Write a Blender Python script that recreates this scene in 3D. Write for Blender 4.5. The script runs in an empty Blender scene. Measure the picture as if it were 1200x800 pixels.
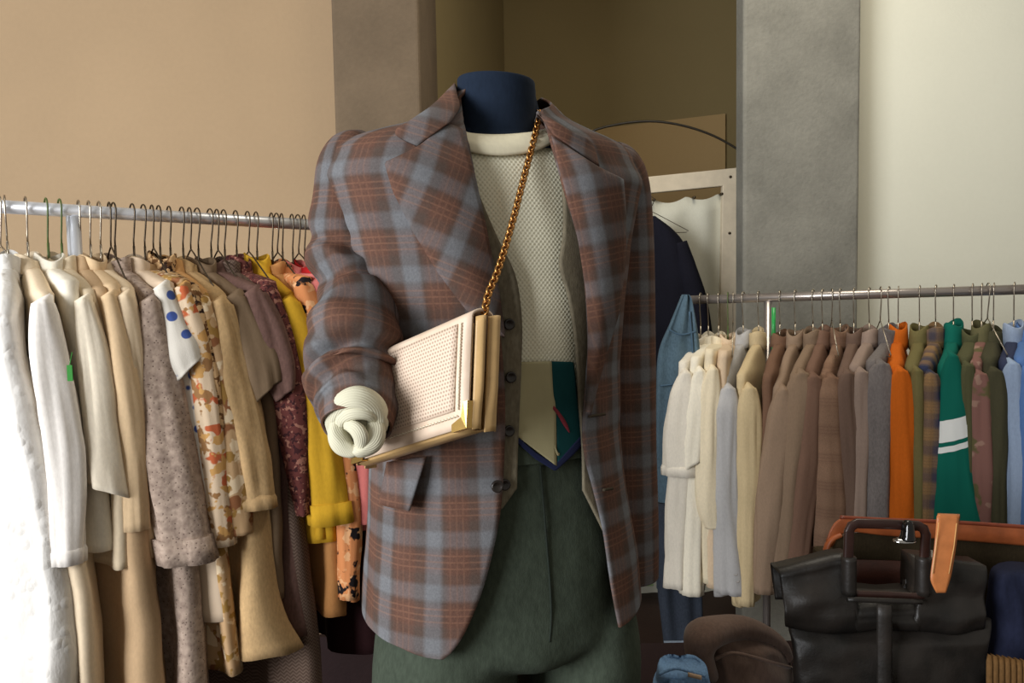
import bpy, bmesh, math, random
from mathutils import Vector, Matrix, noise
random.seed(7)
S = bpy.context.scene
COL = S.collection
PI = math.pi
# ------------------------------------------------------------------ camera
FPX = 900.0
CAM = Vector((0, 0, 1.40))
TH, RO = math.radians(3.8), 0.018
F = Vector((0, math.cos(TH), -math.sin(TH)))
R0 = Vector((1, 0, 0)); U0 = Vector((0, math.sin(TH), math.cos(TH)))
CR = R0 * math.cos(RO) - U0 * math.sin(RO)
CU = U0 * math.cos(RO) + R0 * math.sin(RO)
cd = bpy.data.cameras.new('camera'); cam = bpy.data.objects.new('camera', cd); COL.objects.link(cam)
cd.sensor_width = 36; cd.lens = FPX / 1200 * 36; cd.clip_start = 0.05
m = Matrix((CR, CU, -F)).transposed().to_4x4(); m.translation = CAM
cam.matrix_world = m
S.camera = cam

def ray(px, py):
    return F + CR * ((px - 600) / FPX) + CU * ((400 - py) / FPX)
def at(px, py, Y):
    d = ray(px, py); return CAM + d * (Y / d.y)
def proj(p):
    v = Vector(p) - CAM; d = v.dot(F)
    return 600 + FPX * v.dot(CR) / d, 400 - FPX * v.dot(CU) / d

# ------------------------------------------------------------------ mesh helpers
def tag(o, label=None, cat=None, group=None, kind=None):
    if label: o['label'] = label
    if cat: o['category'] = cat
    if group: o['group'] = group
    if kind: o['kind'] = kind
    return o
def empty(name, loc=(0, 0, 0), label=None, cat=None, group=None):
    o = bpy.data.objects.new(name, None); COL.objects.link(o); o.location = loc; o.empty_display_size = .05
    return tag(o, label, cat, group)
def link(name, me, mat=None, parent=None, smooth=True):
    o = bpy.data.objects.new(name, me); COL.objects.link(o)
    if mat:
        for mm in (mat if isinstance(mat, (list, tuple)) else [mat]): me.materials.append(mm)
    if smooth:
        for p in me.polygons: p.use_smooth = True
    if parent:
        o.parent = parent
        o.matrix_parent_inverse = Matrix.Translation(-Vector(parent.location))
    return o
class MB:
    def __init__(s): s.v = []; s.f = []; s.uv = []
    def add(s, v, f, uv=None):
        b = len(s.v); s.v += [tuple(x) for x in v]; s.f += [tuple(i + b for i in q) for q in f]
        s.uv += list(uv) if uv else [(0, 0)] * len(v)
        return s
    def grid(s, P, closed=False, uv=None, cap0=False, cap1=False):
        n = len(P); mm = len(P[0]); v = [p for r in P for p in r]; f = []
        for i in range(n - 1):
            for j in range(mm if closed else mm - 1):
                k = (j + 1) % mm
                f.append((i * mm + j, i * mm + k, (i + 1) * mm + k, (i + 1) * mm + j))
        if cap0: f.append(tuple(reversed(range(mm))))
        if cap1: f.append(tuple((n - 1) * mm + j for j in range(mm)))
        if uv is None:
            uv = []; vv = 0
            for i in range(n):
                if i: vv += (Vector(P[i][mm // 2]) - Vector(P[i - 1][mm // 2])).length
                uu = 0
                for j in range(mm):
                    if j: uu += (Vector(P[i][j]) - Vector(P[i][j - 1])).length
                    uv.append((uu, vv))
        else: uv = [q for r in uv for q in r]
        return s.add(v, f, uv)
    def box(s, c, h, ax=None):
        ax = ax or (Vector((1, 0, 0)), Vector((0, 1, 0)), Vector((0, 0, 1))); c = Vector(c)
        v = [c + ax[0] * (h[0] * x) + ax[1] * (h[1] * y) + ax[2] * (h[2] * z) for x in (-1, 1) for y in (-1, 1) for z in (-1, 1)]
        return s.add(v, [(0, 1, 3, 2), (4, 6, 7, 5), (0, 4, 5, 1), (2, 3, 7, 6), (0, 2, 6, 4), (1, 5, 7, 3)])
    def tube(s, pts, r, n=8, flat=1.0, cap=True, up=None):
        pts = [Vector(p) for p in pts]; P = []
        rr = r if isinstance(r, (list, tuple)) else [r] * len(pts)
        prev = None
        for i, p in enumerate(pts):
            t = (pts[min(i + 1, len(pts) - 1)] - pts[max(i - 1, 0)]).normalized()
            if prev is None:
                a = up or (Vector((0, 1, 0)) if abs(t.y) < .9 else Vector((1, 0, 0)))
            else: a = prev
            a = (a - t * a.dot(t)).normalized(); b = t.cross(a); prev = a
            P.append([p + a * (rr[i] * flat * math.cos(2 * PI * j / n)) + b * (rr[i] * math.sin(2 * PI * j / n)) for j in range(n)])
        return s.grid(P, True, cap0=cap, cap1=cap)
    def build(s, name, mat=None, parent=None, smooth=True, solid=0, off=-1, bevel=0, sub=0):
        me = bpy.data.meshes.new(name); me.from_pydata(s.v, [], s.f); 
        ul = me.uv_layers.new(name='UVMap')
        for l in me.loops: ul.data[l.index].uv = s.uv[l.vertex_index]
        me.update(); o = link(name, me, mat, parent, smooth)
        if solid:
            q = o.modifiers.new('solid', 'SOLIDIFY'); q.thickness = solid; q.offset = off
        if bevel:
            q = o.modifiers.new('bevel', 'BEVEL'); q.width = bevel; q.segments = 3; q.limit_method = 'ANGLE'
        if sub:
            q = o.modifiers.new('sub', 'SUBSURF'); q.levels = sub; q.render_levels = sub
        return o
def lerp(a, b, t): return a + (b - a) * t
def interp(tab, x):
    if x <= tab[0][0]: return tab[0][1]
    for (x0, y0), (x1, y1) in zip(tab, tab[1:]):
        if x <= x1:
            t = (x - x0) / (x1 - x0) if x1 > x0 else 0
            return lerp(y0, y1, t)
    return tab[-1][1]
def sm(t): t = max(0, min(1, t)); return t * t * (3 - 2 * t)
def poly_at(pl, t):                       # point at parameter t (0..1) along a polyline, by length
    L = [0]
    for a, b in zip(pl, pl[1:]): L.append(L[-1] + math.dist(a, b))
    x = t * L[-1]
    for i in range(len(pl) - 1):
        if x <= L[i + 1] or i == len(pl) - 2:
            q = (x - L[i]) / max(1e-9, L[i + 1] - L[i])
            return tuple(lerp(u, v, q) for u, v in zip(pl[i], pl[i + 1]))
def cr(pl, k=6):                          # Catmull-Rom resample of a polyline of tuples
    out = []
    for i in range(len(pl) - 1):
        p0, p1, p2, p3 = pl[max(i - 1, 0)], pl[i], pl[i + 1], pl[min(i + 2, len(pl) - 1)]
        for j in range(k):
            t = j / k
            out.append(tuple(.5 * (2 * b + (c - a) * t + (2 * a - 5 * b + 4 * c - d) * t * t + (3 * b - a - 3 * c + d) * t ** 3) for a, b, c, d in zip(p0, p1, p2, p3)))
    out.append(tuple(pl[-1])); return out

# ------------------------------------------------------------------ materials
def lin(c):
    o = []
    for x in c[:3]:
        x /= 255; o.append(x / 12.92 if x <= .04045 else ((x + .055) / 1.055) ** 2.4)
    return (*o, 1)
class NT:
    def __init__(s, name, rough=.85, spec=.25, metal=0):
        s.m = bpy.data.materials.new(name); s.m.use_nodes = True; s.t = s.m.node_tree; s.n = s.t.nodes
        s.b = s.n['Principled BSDF']; s.b.inputs['Roughness'].default_value = rough
        s.b.inputs['Specular IOR Level'].default_value = spec; s.b.inputs['Metallic'].default_value = metal
        s.tc = s.n.new('ShaderNodeTexCoord')
    def l(s, a, b): s.t.links.new(a, b)
    def put(s, sock, v):
        if hasattr(v, 'type') and hasattr(v, 'node'): s.l(v, sock)
        else: sock.default_value = v
    def math(s, op, a, b=0.0, c=0.0):
        q = s.n.new('ShaderNodeMath'); q.operation = op
        s.put(q.inputs[0], a); s.put(q.inputs[1], b); s.put(q.inputs[2], c); return q.outputs[0]
    def mix(s, f, a, b, mode='MIX'):
        q = s.n.new('ShaderNodeMix'); q.data_type = 'RGBA'; q.blend_type = mode
        s.put(q.inputs[0], f); s.put(q.inputs[6], a); s.put(q.inputs[7], b); return q.outputs[2]
    def ramp(s, f, stops, mode='LINEAR'):
        q = s.n.new('ShaderNodeValToRGB'); q.color_ramp.interpolation = mode; e = q.color_ramp.elements
        while len(e) < len(stops): e.new(.5)
        for x, (p, c) in zip(e, stops): x.position = p; x.color = c if len(c) == 4 else (*c, 1)
        s.put(q.inputs[0], f); return q.outputs[0]
    def vec(s, kind='Object', scale=(1, 1, 1), rot=(0, 0, 0)):
        q = s.n.new('ShaderNodeMapping'); s.l(s.tc.outputs[kind], q.inputs[0]); q.inputs['Scale'].default_value = scale; q.inputs['Rotation'].default_value = rot
        return q.outputs[0]
    def noise(s, scale=50, det=3, v=None, rough=.5):
        q = s.n.new('ShaderNodeTexNoise'); q.inputs['Scale'].default_value = scale; q.inputs['Detail'].default_value = det; q.inputs['Roughness'].default_value = rough
        s.l(v or s.tc.outputs['Object'], q.inputs[0]); return q.outputs['Fac']
    def voro(s, scale=50, v=None, out='Distance', feat='F1', rnd=1.0):
        q = s.n.new('ShaderNodeTexVoronoi'); q.feature = feat; q.inputs['Scale'].default_value = scale; q.inputs['Randomness'].default_value = rnd
        s.l(v or s.tc.outputs['Object'], q.inputs[0]); return q.outputs[out]
    def uv(s):
        q = s.n.new('ShaderNodeSeparateXYZ'); s.l(s.tc.outputs['UV'], q.inputs[0]); return q.outputs[0], q.outputs[1]
    def obj(s):
        q = s.n.new('ShaderNodeSeparateXYZ'); s.l(s.tc.outputs['Object'], q.inputs[0]); return q.outputs
    def col(s, c): s.put(s.b.inputs['Base Color'], c); return s
    def bump(s, h, st=.3, dist=.002):
        q = s.n.new('ShaderNodeBump'); q.inputs['Strength'].default_value = st; q.inputs['Distance'].default_value = dist
        s.put(q.inputs['Height'], h); s.l(q.outputs[0], s.b.inputs['Normal']); return s
def grey(v): return (v, v, v, 1)

def fabric(name, c, var=.07, scale=260, rough=.9, bump=.12, sheen=0.0):
    t = NT(name, rough, .15); A = lin(c)
    n = t.noise(scale, 4, t.vec('Object', (1, 1, .45))); n2 = t.noise(9, 2)
    f = t.math('ADD', t.math('MULTIPLY', n, .6), t.math('MULTIPLY', n2, .4))
    t.col(t.ramp(f, [(.3, tuple(x * (1 - var * 1.6) for x in A[:3])), (.7, tuple(min(1, x * (1 + var)) for x in A[:3]))]))
    t.bump(t.noise(scale * 2.5, 2, t.vec('Object', (1, 1, .5))), bump, .0012)
    if sheen: t.b.inputs['Sheen Weight'].default_value = sheen
    return t.m
def dotted(name, c, d, scale=26, size=.28, v2=None):
    t = NT(name, .9, .15); w = t.voro(scale, rnd=.6)
    k = t.ramp(w, [(size, (1, 1, 1)), (size + .04, (0, 0, 0))])
    t.col(t.mix(k, lin(c), lin(d))); t.bump(t.noise(500, 2), .2, .0015); return t.m
def printed(name, c, cols, scale=22, th=.52):   # blotchy floral / animal print
    t = NT(name, .88, .15); cur = lin(c)
    for i, d in enumerate(cols):
        v = t.vec('Object', (1, 1, 1), (i * 1.3, i * .7, i * 2.1))
        n = t.noise(scale * (1 + .35 * i), 2.5, v)
        k = t.ramp(n, [(th, (0, 0, 0)), (th + .03, (1, 1, 1))])
        cur = t.mix(k, cur, lin(d))
    t.col(cur); t.bump(t.noise(500, 2), .2, .0015); return t.m
def stripes(t, x, per, stops):
    return t.ramp(t.math('FRACT', t.math('DIVIDE', x, per)), stops)
def plaid(name, per, base, a, b, line, mixf=.5, kind='UV', rough=.85, pv=None):
    t = NT(name, rough, .2)
    if kind == 'UV': u, v = t.uv()
    else:
        o = t.obj(); u = t.math('ADD', o[0], o[1]); v = o[2]
    A, B, C, L = lin(a), lin(b), lin(base), lin(line)
    st = [(0, A), (.22, A), (.30, C), (.42, C), (.50, B), (.84, B), (.92, C), (1, A)]
    cu = stripes(t, u, per, st); cv = stripes(t, t.math('ADD', v, .013), pv or per, st)
    col = t.mix(mixf, cu, cv)
    lm = [(0, (0, 0, 0)), (.54, (0, 0, 0)), (.565, (1, 1, 1)), (.59, (0, 0, 0)), (.66, (0, 0, 0)), (.685, (1, 1, 1)), (.71, (0, 0, 0)), (.78, (0, 0, 0)), (.805, (1, 1, 1)), (.83, (0, 0, 0)), (1, (0, 0, 0))]
    k = t.math('MAXIMUM', stripes(t, t.math('ADD', v, .013), pv or per, lm), t.math('MULTIPLY', stripes(t, u, per, lm), .6))
    col = t.mix(t.math('MULTIPLY', k, .26), col, L)
    n = t.noise(380, 2); col = t.mix(.28, col, t.ramp(n, [(.25, grey(.25)), (.75, grey(.8))]), 'OVERLAY')
    n2 = t.noise(14, 3); col = t.mix(.25, col, t.ramp(n2, [(.3, grey(.3)), (.7, grey(.7))]), 'OVERLAY')
    t.col(col); t.bump(t.noise(900, 2), .3, .0012); return t.m
def metal(name, c, rough=.2):
    t = NT(name, rough, .5, 1); t.col(lin(c)); t.bump(t.noise(40, 2), .05, .001); return t.m
def glossy(name, c, rough=.35, bump=.15, scale=60, spec=.5, var=.2):
    t = NT(name, rough, spec); n = t.noise(scale, 4); A = lin(c)
    t.col(t.ramp(n, [(.3, tuple(x * (1 - var) for x in A[:3])), (.7, tuple(min(1, x * (1 + var)) for x in A[:3]))]))
    t.bump(t.noise(scale * 5, 3), bump, .002); return t.m
def plaster(name, c, var=.06, scale=2.0, bump=.15, rough=.9):
    t = NT(name, rough, .2); A = lin(c); n = t.noise(scale, 5); n2 = t.noise(60, 3)
    f = t.math('ADD', t.math('MULTIPLY', n, .75), t.math('MULTIPLY', n2, .25))
    t.col(t.ramp(f, [(.3, tuple(x * (1 - var) for x in A[:3])), (.7, tuple(min(1, x * (1 + var)) for x in A[:3]))]))
    t.bump(t.noise(90, 4), bump, .004); return t.m

# ------------------------------------------------------------------ room
def struct(name, mb, mat, bevel=0):
    return tag(mb.build(name, mat, None, False, bevel=bevel), kind='structure')
def panel(name, p0, p1, z0, z1, mat, th=.08):          # upright slab between two plan points, thickness away from the camera
    a, b = Vector((*p0, 0)), Vector((*p1, 0)); d = (b - a).normalized(); n = Vector((-d.y, d.x, 0))
    if n.y < 0: n = -n
    c = (a + b) / 2 + n * (th / 2); c.z = (z0 + z1) / 2
    return struct(name, MB().box(c, ((b - a).length / 2, th / 2, (z1 - z0) / 2), (d, n, Vector((0, 0, 1)))), mat)
M_tan = plaster('tan_wall_paint', (166, 142, 112))
M_pale = plaster('pale_wall_paint', (219, 218, 201), .03)
M_niche_shade = plaster('shaded_niche_wall', (130, 115, 80), .05)  # tan wall in weaker light; shade put into this darker olive colour
M_conc = plaster('grey_concrete', (122, 120, 111), .22, 5, .5)
M_concw = plaster('brown_concrete', (108, 93, 75), .18, 5, .4)
M_floor = plaster('dark_floor', (58, 44, 38), .2, 3, .2, .6)
M_ceil = plaster('ceiling_paint', (220, 212, 196), .03)
M_maroon = plaster('dark_maroon_paint', (40, 26, 26), .2, 4, .2, .7)
M_reveal = plaster('tan_reveal', (160, 140, 100), .1, 8)
YL, YP, YR, YN = 2.6, 2.5, 2.98, 4.3
xl = at(392, 150, YL).x
struct('floor', MB().box((0, .6, -.05), (4.2, 3.9, .05)), M_floor)
panel('wall_left', (-4.2, YL), (xl + .05, YL), 0, 3.3, M_tan)
# left pilaster
x0 = at(390, 80, YP).x; x1 = at(492, 60, YP).x
struct('pillar_left', MB().box(((x0 + x1) / 2, YP + .32, 1.65), ((x1 - x0) / 2, .32, 1.65)), M_concw, .012)
xn = x1
xc = at(591, 60, YN).x
panel('wall_niche_side', (xn, YP + .6), (xc, YN), 0, 3.3, M_niche_shade)
x2 = at(871, 200, 2.84).x; x3 = at(1008, 150, 2.84).x
panel('wall_niche_back', (xc - .02, YN), (x2 * YN / 2.84 + .3, YN), 0, 3.3, M_niche_shade)
struct('pillar_right', MB().box(((x2 + x3) / 2, 2.84 + .05, 1.65), ((x3 - x2) / 2, .05, 1.65)), M_conc, .012)
struct('trim_1', MB().box((x3 + .012, YR - .03, 1.65), (.014, .03, 1.65)), M_reveal)
panel('wall_right', (x3, YR), (4.2, YR), 0, 3.3, M_pale)
panel('wall_niche_inner', (x3 - .03, 2.94), (x2 * YN / 2.84 + .3, YN), 0, 3.3, M_niche_shade)
struct('baseboard_left', MB().box(((xl - 4.2) / 2, YL - .012, .11), ((xl + 4.2) / 2, .012, .11)), M_maroon)
struct('baseboard_right', MB().box(((x3 + 4.2) / 2 + .03, YR - .02, .14), ((4.2 - x3) / 2 - .03, .02, .14)), M_maroon)
struct('baseboard_pillar', MB().box(((x0 + x1) / 2, YP + .31, .17), ((x1 - x0) / 2 + .006, .32, .17)), M_maroon)
struct('ceiling', MB().box((0, 3.0, 3.35), (4.2, 1.5, .05)), M_ceil)
# lighter board on the niche wall
# lighter board on the niche wall and the wire arch
mb = MB(); q = [at(690, 152, YN - .02), at(850, 133, YN - .02), at(850, 330, YN - .02), at(690, 330, YN - .02)]
dv = Vector((0, .03, 0)); mb.add([*q, *[x + dv for x in q]], [(0, 1, 2, 3), (7, 6, 5, 4), (0, 4, 5, 1), (1, 5, 6, 2), (2, 6, 7, 3), (3, 7, 4, 0)])
struct('trim_3', mb, plaster('board_paint', (168, 142, 100), .04))
M_dark = glossy('dark_wire', (40, 34, 24), .5)
arch = cr([(640, 195), (686, 158), (722, 146), (762, 142), (800, 147), (836, 159), (866, 176), (868, 182), (868, 214), (866, 300)], 5)
tag(MB().tube([at(x, y, 3.55) for x, y in arch], .0055, 8).build('wire_arch', M_dark), 'thin dark wire bent into an arch above the white frame', 'wire')
# white frame with pinned cloth
YF = 3.42
M_white = glossy('cream_frame_paint', (205, 192, 168), .6, .2, 30, .3, .06)
M_cloth = fabric('pinned_white_cloth', (205, 203, 186), .04)
fr = empty('cloth_frame', at(750, 700, YF), 'cream wooden frame with white cloth pinned inside, standing in the niche', 'frame')
def bar(name, a, b, c, d, y0, y1, mat, par, bev=.004):
    q0 = [at(*p, y0) for p in (a, b, c, d)]; q1 = [p + Vector((0, y1 - y0, 0)) for p in q0]
    mb = MB().add([*q0, *q1], [(0, 1, 2, 3), (7, 6, 5, 4), (0, 4, 5, 1), (1, 5, 6, 2), (2, 6, 7, 3), (3, 7, 4, 0)])
    return mb.build(name, mat, par, False, bevel=bev)
bar('top_rail', (640, 219), (867, 196), (866, 216), (640, 238), YF, YF + .035, M_white, fr)
bar('stile', (847, 216), (866.5, 214), (857, 790), (838, 790), YF, YF + .035, M_white, fr)
bar('stile', (640, 236), (660, 234), (652, 790), (632, 790), YF, YF + .035, M_white, fr)
bar('bottom_rail', (652, 770), (838, 760), (838, 780), (652, 790), YF, YF + .035, M_white, fr)
P = []
for i in range(30):
    r = []
    for j in range(60):
        u = j / 59; v = i / 29
        x = lerp(655, lerp(849, 845, v), u); sag = abs(math.sin(u * PI * 5.2)) * 6 * (1 - v) ** 6
        y = lerp(lerp(243, 226, u) + sag, 770, v)
        p = at(x, y, YF + .03); p.y += .008 * math.sin(u * 34) + .01 * math.sin(u * 13 + 2 * v); r.append(p)
    P.append(r)
cl = MB().grid(P).build('cloth', M_cloth, fr, solid=.002)
M_pin = metal('pin_metal', (90, 80, 66), .4)
for (x, y) in ((767, 234), (814, 231), (846, 227), (856, 207), (855, 273)):
    p = at(x, y, YF - .004); MB().tube([p, p + Vector((0, .03, 0))], .006, 8).build('pin', M_pin, fr)
# ------------------------------------------------------------------ mannequin and its clothes
PSI = math.radians(20); MC = Vector((-.0276, 1.12, 0))
EX = Vector((math.cos(PSI), math.sin(PSI), 0)); EY = Vector((-math.sin(PSI), math.cos(PSI), 0))
def zpy(py, Y=1.12): return at(600, py, Y).z
TT = [(100, 540, 626, .050), (118, 538, 630, .054), (132, 534, 634, .058), (148, 517, 652, .066), (160, 501, 664, .074), (173, 468, 694, .086), (183, 434, 722, .096),
      (192, 412, 737, .104), (202, 400, 742, .110), (230, 408, 732, .118), (290, 424, 720, .126), (350, 436, 714, .124), (430, 450, 708, .116), (500, 456, 710, .117), (560, 454, 718, .124),
      (650, 450, 730, .132), (745, 447, 738, .138), (800, 430, 752, .142), (860, 428, 752, .142)]
_tab = []
for py, l, r, b in TT:
    _tab.append((zpy(py), (r - l) / 2 * 1.12 / 900 / .965, b, at((l + r) / 2, py, 1.12).x - MC.x))
_tab.sort()
TA = [(z, a) for z, a, b, c in _tab]; TB = [(z, b) for z, a, b, c in _tab]; TCX = [(z, c) for z, a, b, c in _tab]
NE = 2.35
ZSH = zpy(200)
def abc(z, off):
    k = sm((z - ZSH + .025) / .05); zz = z - off * k
    return interp(TA, zz) + off * (1 - k), interp(TB, zz) + off * (1 - .6 * k), interp(TCX, zz)
def l2w(lx, ly, z): return Vector((MC.x, MC.y, z)) + EX * lx + EY * ly
def surf(phi, z, off):
    a, b, c = abc(z, off)
    s, k = math.sin(phi), math.cos(phi)
    lx = c - a * math.copysign(abs(s) ** (2 / NE), s); ly = -b * math.copysign(abs(k) ** (2 / NE), k)
    return l2w(lx, ly, z)
def imp(p, off):
    d = Vector((p.x - MC.x, p.y - MC.y, 0)); a, b, c = abc(p.z, off)
    return abs((d.dot(EX) - c) / a) ** NE + abs(d.dot(EY) / b) ** NE - 1
def hit(px, py, off):
    d = ray(px, py); t = .70; best = (9e9, t)
    while t < 1.35:
        f = imp(CAM + d * t, off)
        if f < best[0]: best = (f, t)
        if f <= 0: break
        t += .004
    if best[0] > 0: return CAM + d * best[1]
    lo, hi = t - .004, t
    for _ in range(14):
        mid = (lo + hi) / 2
        if imp(CAM + d * mid, off) <= 0: hi = mid
        else: lo = mid
    return CAM + d * hi
def phi_of(p, off):
    a, b, c = abc(p.z, off); d = Vector((p.x - MC.x, p.y - MC.y, 0)); x = -(d.dot(EX) - c) / a; y = -d.dot(EY) / b
    return math.atan2(math.copysign(abs(x) ** (NE / 2), x), math.copysign(abs(y) ** (NE / 2), y))
def strip(A, B, n, m_, off, offB=None, curve=True, bulge=0):
    if curve: A = cr(A); B = cr(B)
    P = []
    for i in range(n):
        t = i / (n - 1); pa = poly_at(A, t); pb = poly_at(B, t); r = []
        for j in range(m_):
            u = j / (m_ - 1); o = lerp(off, off if offB is None else offB, u) + bulge * math.sin(PI * u)
            r.append(hit(lerp(pa[0], pb[0], u), lerp(pa[1], pb[1], u), o))
        P.append(r)
    return P
def uvplane(P, rot=0, sx=1, ox=0, oy=0):            # flat cloth coordinates: local x along the shoulders, z up
    c, s = math.cos(rot), math.sin(rot); o = []
    for r in P:
        q = []
        for p in r:
            d = (p - MC).dot(EX); q.append((d * c - p.z * s + ox, d * s + p.z * c + oy))
        o.append(q)
    return o

M_plaid = plaid('brown_plaid_wool', .068, (78, 64, 57), (106, 107, 110), (92, 65, 54), (152, 110, 86), .42)
M_lining = fabric('jacket_lining', (70, 56, 48), .1)
M_neck = fabric('navy_jersey', (27, 37, 52), .12, 200, .95, .15)
M_green = fabric('green_wool', (62, 70, 59), .2, 190, .95, .3)
M_vest = fabric('grey_tweed', (118, 110, 92), .25, 240, .95, .35)
t = NT('waffle_knit', .95, .15); u, v = t.uv()
w1 = t.math('SINE', t.math('MULTIPLY', u, 2 * PI / .0062)); w2 = t.math('SINE', t.math('MULTIPLY', v, 2 * PI / .0072))
h = t.math('MULTIPLY', w1, w2)
t.col(t.ramp(t.math('MULTIPLY_ADD', h, .5, .5), [(.1, lin((206, 201, 174))), (.6, lin((238, 234, 210)))])); t.bump(h, .28, .0016); M_knit = t.m
M_band = fabric('cream_rib', (226, 218, 190), .05, 200)

mq = empty('mannequin', (MC.x, MC.y, 0), 'headless shop mannequin with a navy cloth neck, dressed in the plaid jacket', 'mannequin')
P = []
for py in [105, 112, 124, 138, 152, 164, 176, 190, 230, 290, 350, 430, 500, 560, 620, 680, 720]:
    z = zpy(py); P.append([surf(2 * PI * j / 40, z, -.02 if py > 150 else -.014) for j in range(40)])
MB().grid(P, True, cap0=True, cap1=True).build('torso', M_neck, mq)
P = []
cx = at(582, 120, 1.12).x
tb = [(186, 1.5, 0), (176, 1.4, 0), (166, 1.25, 0), (156, 1.1, 0), (150, 1.01, 0), (120, .985, 0), (92, .985, 0), (85, .98, 0), (83.2, .96, 0), (82.6, .9, 0), (83.4, .8, 0)]
for py, k, _ in tb:
    r = []
    for j in range(48):
        a = 2 * PI * j / 48; z = zpy(py, 1.06)
        lx = .0565 * k * math.cos(a); ly = .052 * k * math.sin(a)
        q = Vector((cx, MC.y - .012, z)) + EX * lx + EY * ly
        q.z += -.045 * (q.x - cx) * (1 if py < 100 else .3); r.append(q)
    P.append(r)
MB().grid(P, True, cap1=True).build('neck', M_neck, mq)
M_chrome = metal('chrome', (200, 200, 200), .14)
MB().tube([(MC.x, MC.y + .02, .0), (MC.x, MC.y + .02, .75)], .014, 12).build('stand_pole', M_chrome, mq)
P = [[Vector((MC.x + r * math.cos(2 * PI * j / 40), MC.y + .02 + r * math.sin(2 * PI * j / 40), z)) for j in range(40)] for r, z in ((.19, 0), (.19, .008), (.18, .012), (.02, .018))]
MB().grid(P, True, cap0=True, cap1=True).build('base_plate', M_chrome, mq)

# --- sweater
sw = empty('knit_top', (MC.x, MC.y, 0), 'cream waffle knit top worn under the plaid jacket', 'sweater')
P = []; UV = []
for i in range(60):
    py = lerp(172, 560, i / 59); r = []; q = []
    for j in range(73):
        ph = 2 * PI * j / 72; z = zpy(py) + .022 * sm((210 - py) / 60) * (-1) * max(0, math.cos(ph)); p = surf(ph, z, -.004); r.append(p); q.append(((p - MC).dot(EX) if math.cos(ph) > 0 else (p - MC).dot(EX), p.z))
    P.append(r); UV.append(q)
MB().grid(P, uv=UV).build('body', M_knit, sw)
P = []
ba = [(541, 153), (552, 155.5), (570, 157), (590, 157), (612, 155.5), (630, 153), (643, 149)]
bb = [(540, 175), (552, 178), (570, 181), (590, 182), (612, 180), (630, 176), (648, 168)]
g = strip(ba, bb, 40, 8, .006, .004, True, .004)
# neckband: a full ring, front edge as in the strip, back closing behind the neck
ring = []
for i, r in enumerate(g): ring.append(r)
back = []
pl, pr = g[-1], g[0]
for i in range(1, 16):
    t_ = i / 16; ang = PI * t_
    back.append([Vector((lerp(a.x, b.x, (1 - math.cos(ang)) / 2), lerp(a.y, b.y, t_) + .15 * math.sin(ang), lerp(a.z, b.z, t_) + .02 * math.sin(ang))) for a, b in zip(pl, pr)])
MB().grid(ring + back + [g[0]]).build('neckband', M_band, sw, solid=.003)

# --- trousers
tr = empty('trousers', (MC.x, MC.y, 0), 'grey green wool trousers worn by the mannequin', 'trousers')
mb = MB(); P = []
for i in range(24):
    py = lerp(505, 728, i / 23); P.append([surf(2 * PI * j / 60, zpy(py), .0) for j in range(60)])
for i in range(1, 9):                                   # crotch wedge between the legs
    t_ = i / 8; z = zpy(728 + 30 * t_); ctr = l2w(interp(TCX, z) + .022, 0, z); r = []
    for j in range(60):
        d = surf(2 * PI * j / 60, z, 0) - ctr; x = d.dot(EX) * (1 - .86 * t_); y = d.dot(EY) * (1 - .30 * t_ * t_); r.append(ctr + EX * x + EY * y)
    P.append(r)
mb.grid(P, True, cap0=True, cap1=True)
for sx, (a0, lx0) in ((-1, (.108, -.092)), (1, (.088, .120))):
    P = []
    for i in range(26):
        z = lerp(zpy(690), .06, i / 25); k = i / 25
        a_ = lerp(a0, .085, k); b_ = lerp(.136, .10, k); lx = lerp(lx0, sx * .115, k)
        if i < 4: a_ *= (.8, .9, .97, 1)[i]; b_ *= (.8, .9, .97, 1)[i]
        c = interp(TCX, z)
        P.append([l2w(c + lx + a_ * math.cos(2 * PI * j / 40), .0 + b_ * math.sin(2 * PI * j / 40), z) for j in range(40)])
    mb.grid(P, True, cap0=True, cap1=True)
o = mb.build('legs', M_green, tr)
q = o.modifiers.new('rm', 'REMESH'); q.mode = 'VOXEL'; q.voxel_size = .006; q.use_smooth_shade = True
q = o.modifiers.new('smooth', 'SMOOTH'); q.iterations = 14; q.factor = .6
q = o.modifiers.new('d', 'DISPLACE'); tx = bpy.data.textures.new('cloth_folds', 'CLOUDS'); tx.noise_scale = .10; q.texture = tx; q.strength = .010; q.mid_level = .5
pts = [hit(x, y, .0015) for x, y in cr([(633, 545), (637, 590), (641, 640), (645, 690), (646, 725), (644, 752)], 6)]
MB().tube(pts, .0016, 6).build('fly_seam', fabric('dark_seam', (38, 44, 38), .1), tr)
MB().grid([[surf(2 * PI * j / 60, zpy(y), .004 if k else .0045) for j in range(61)] for k, y in enumerate((500, 506, 512, 518, 524))]).build('waistband', M_green, tr)

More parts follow.
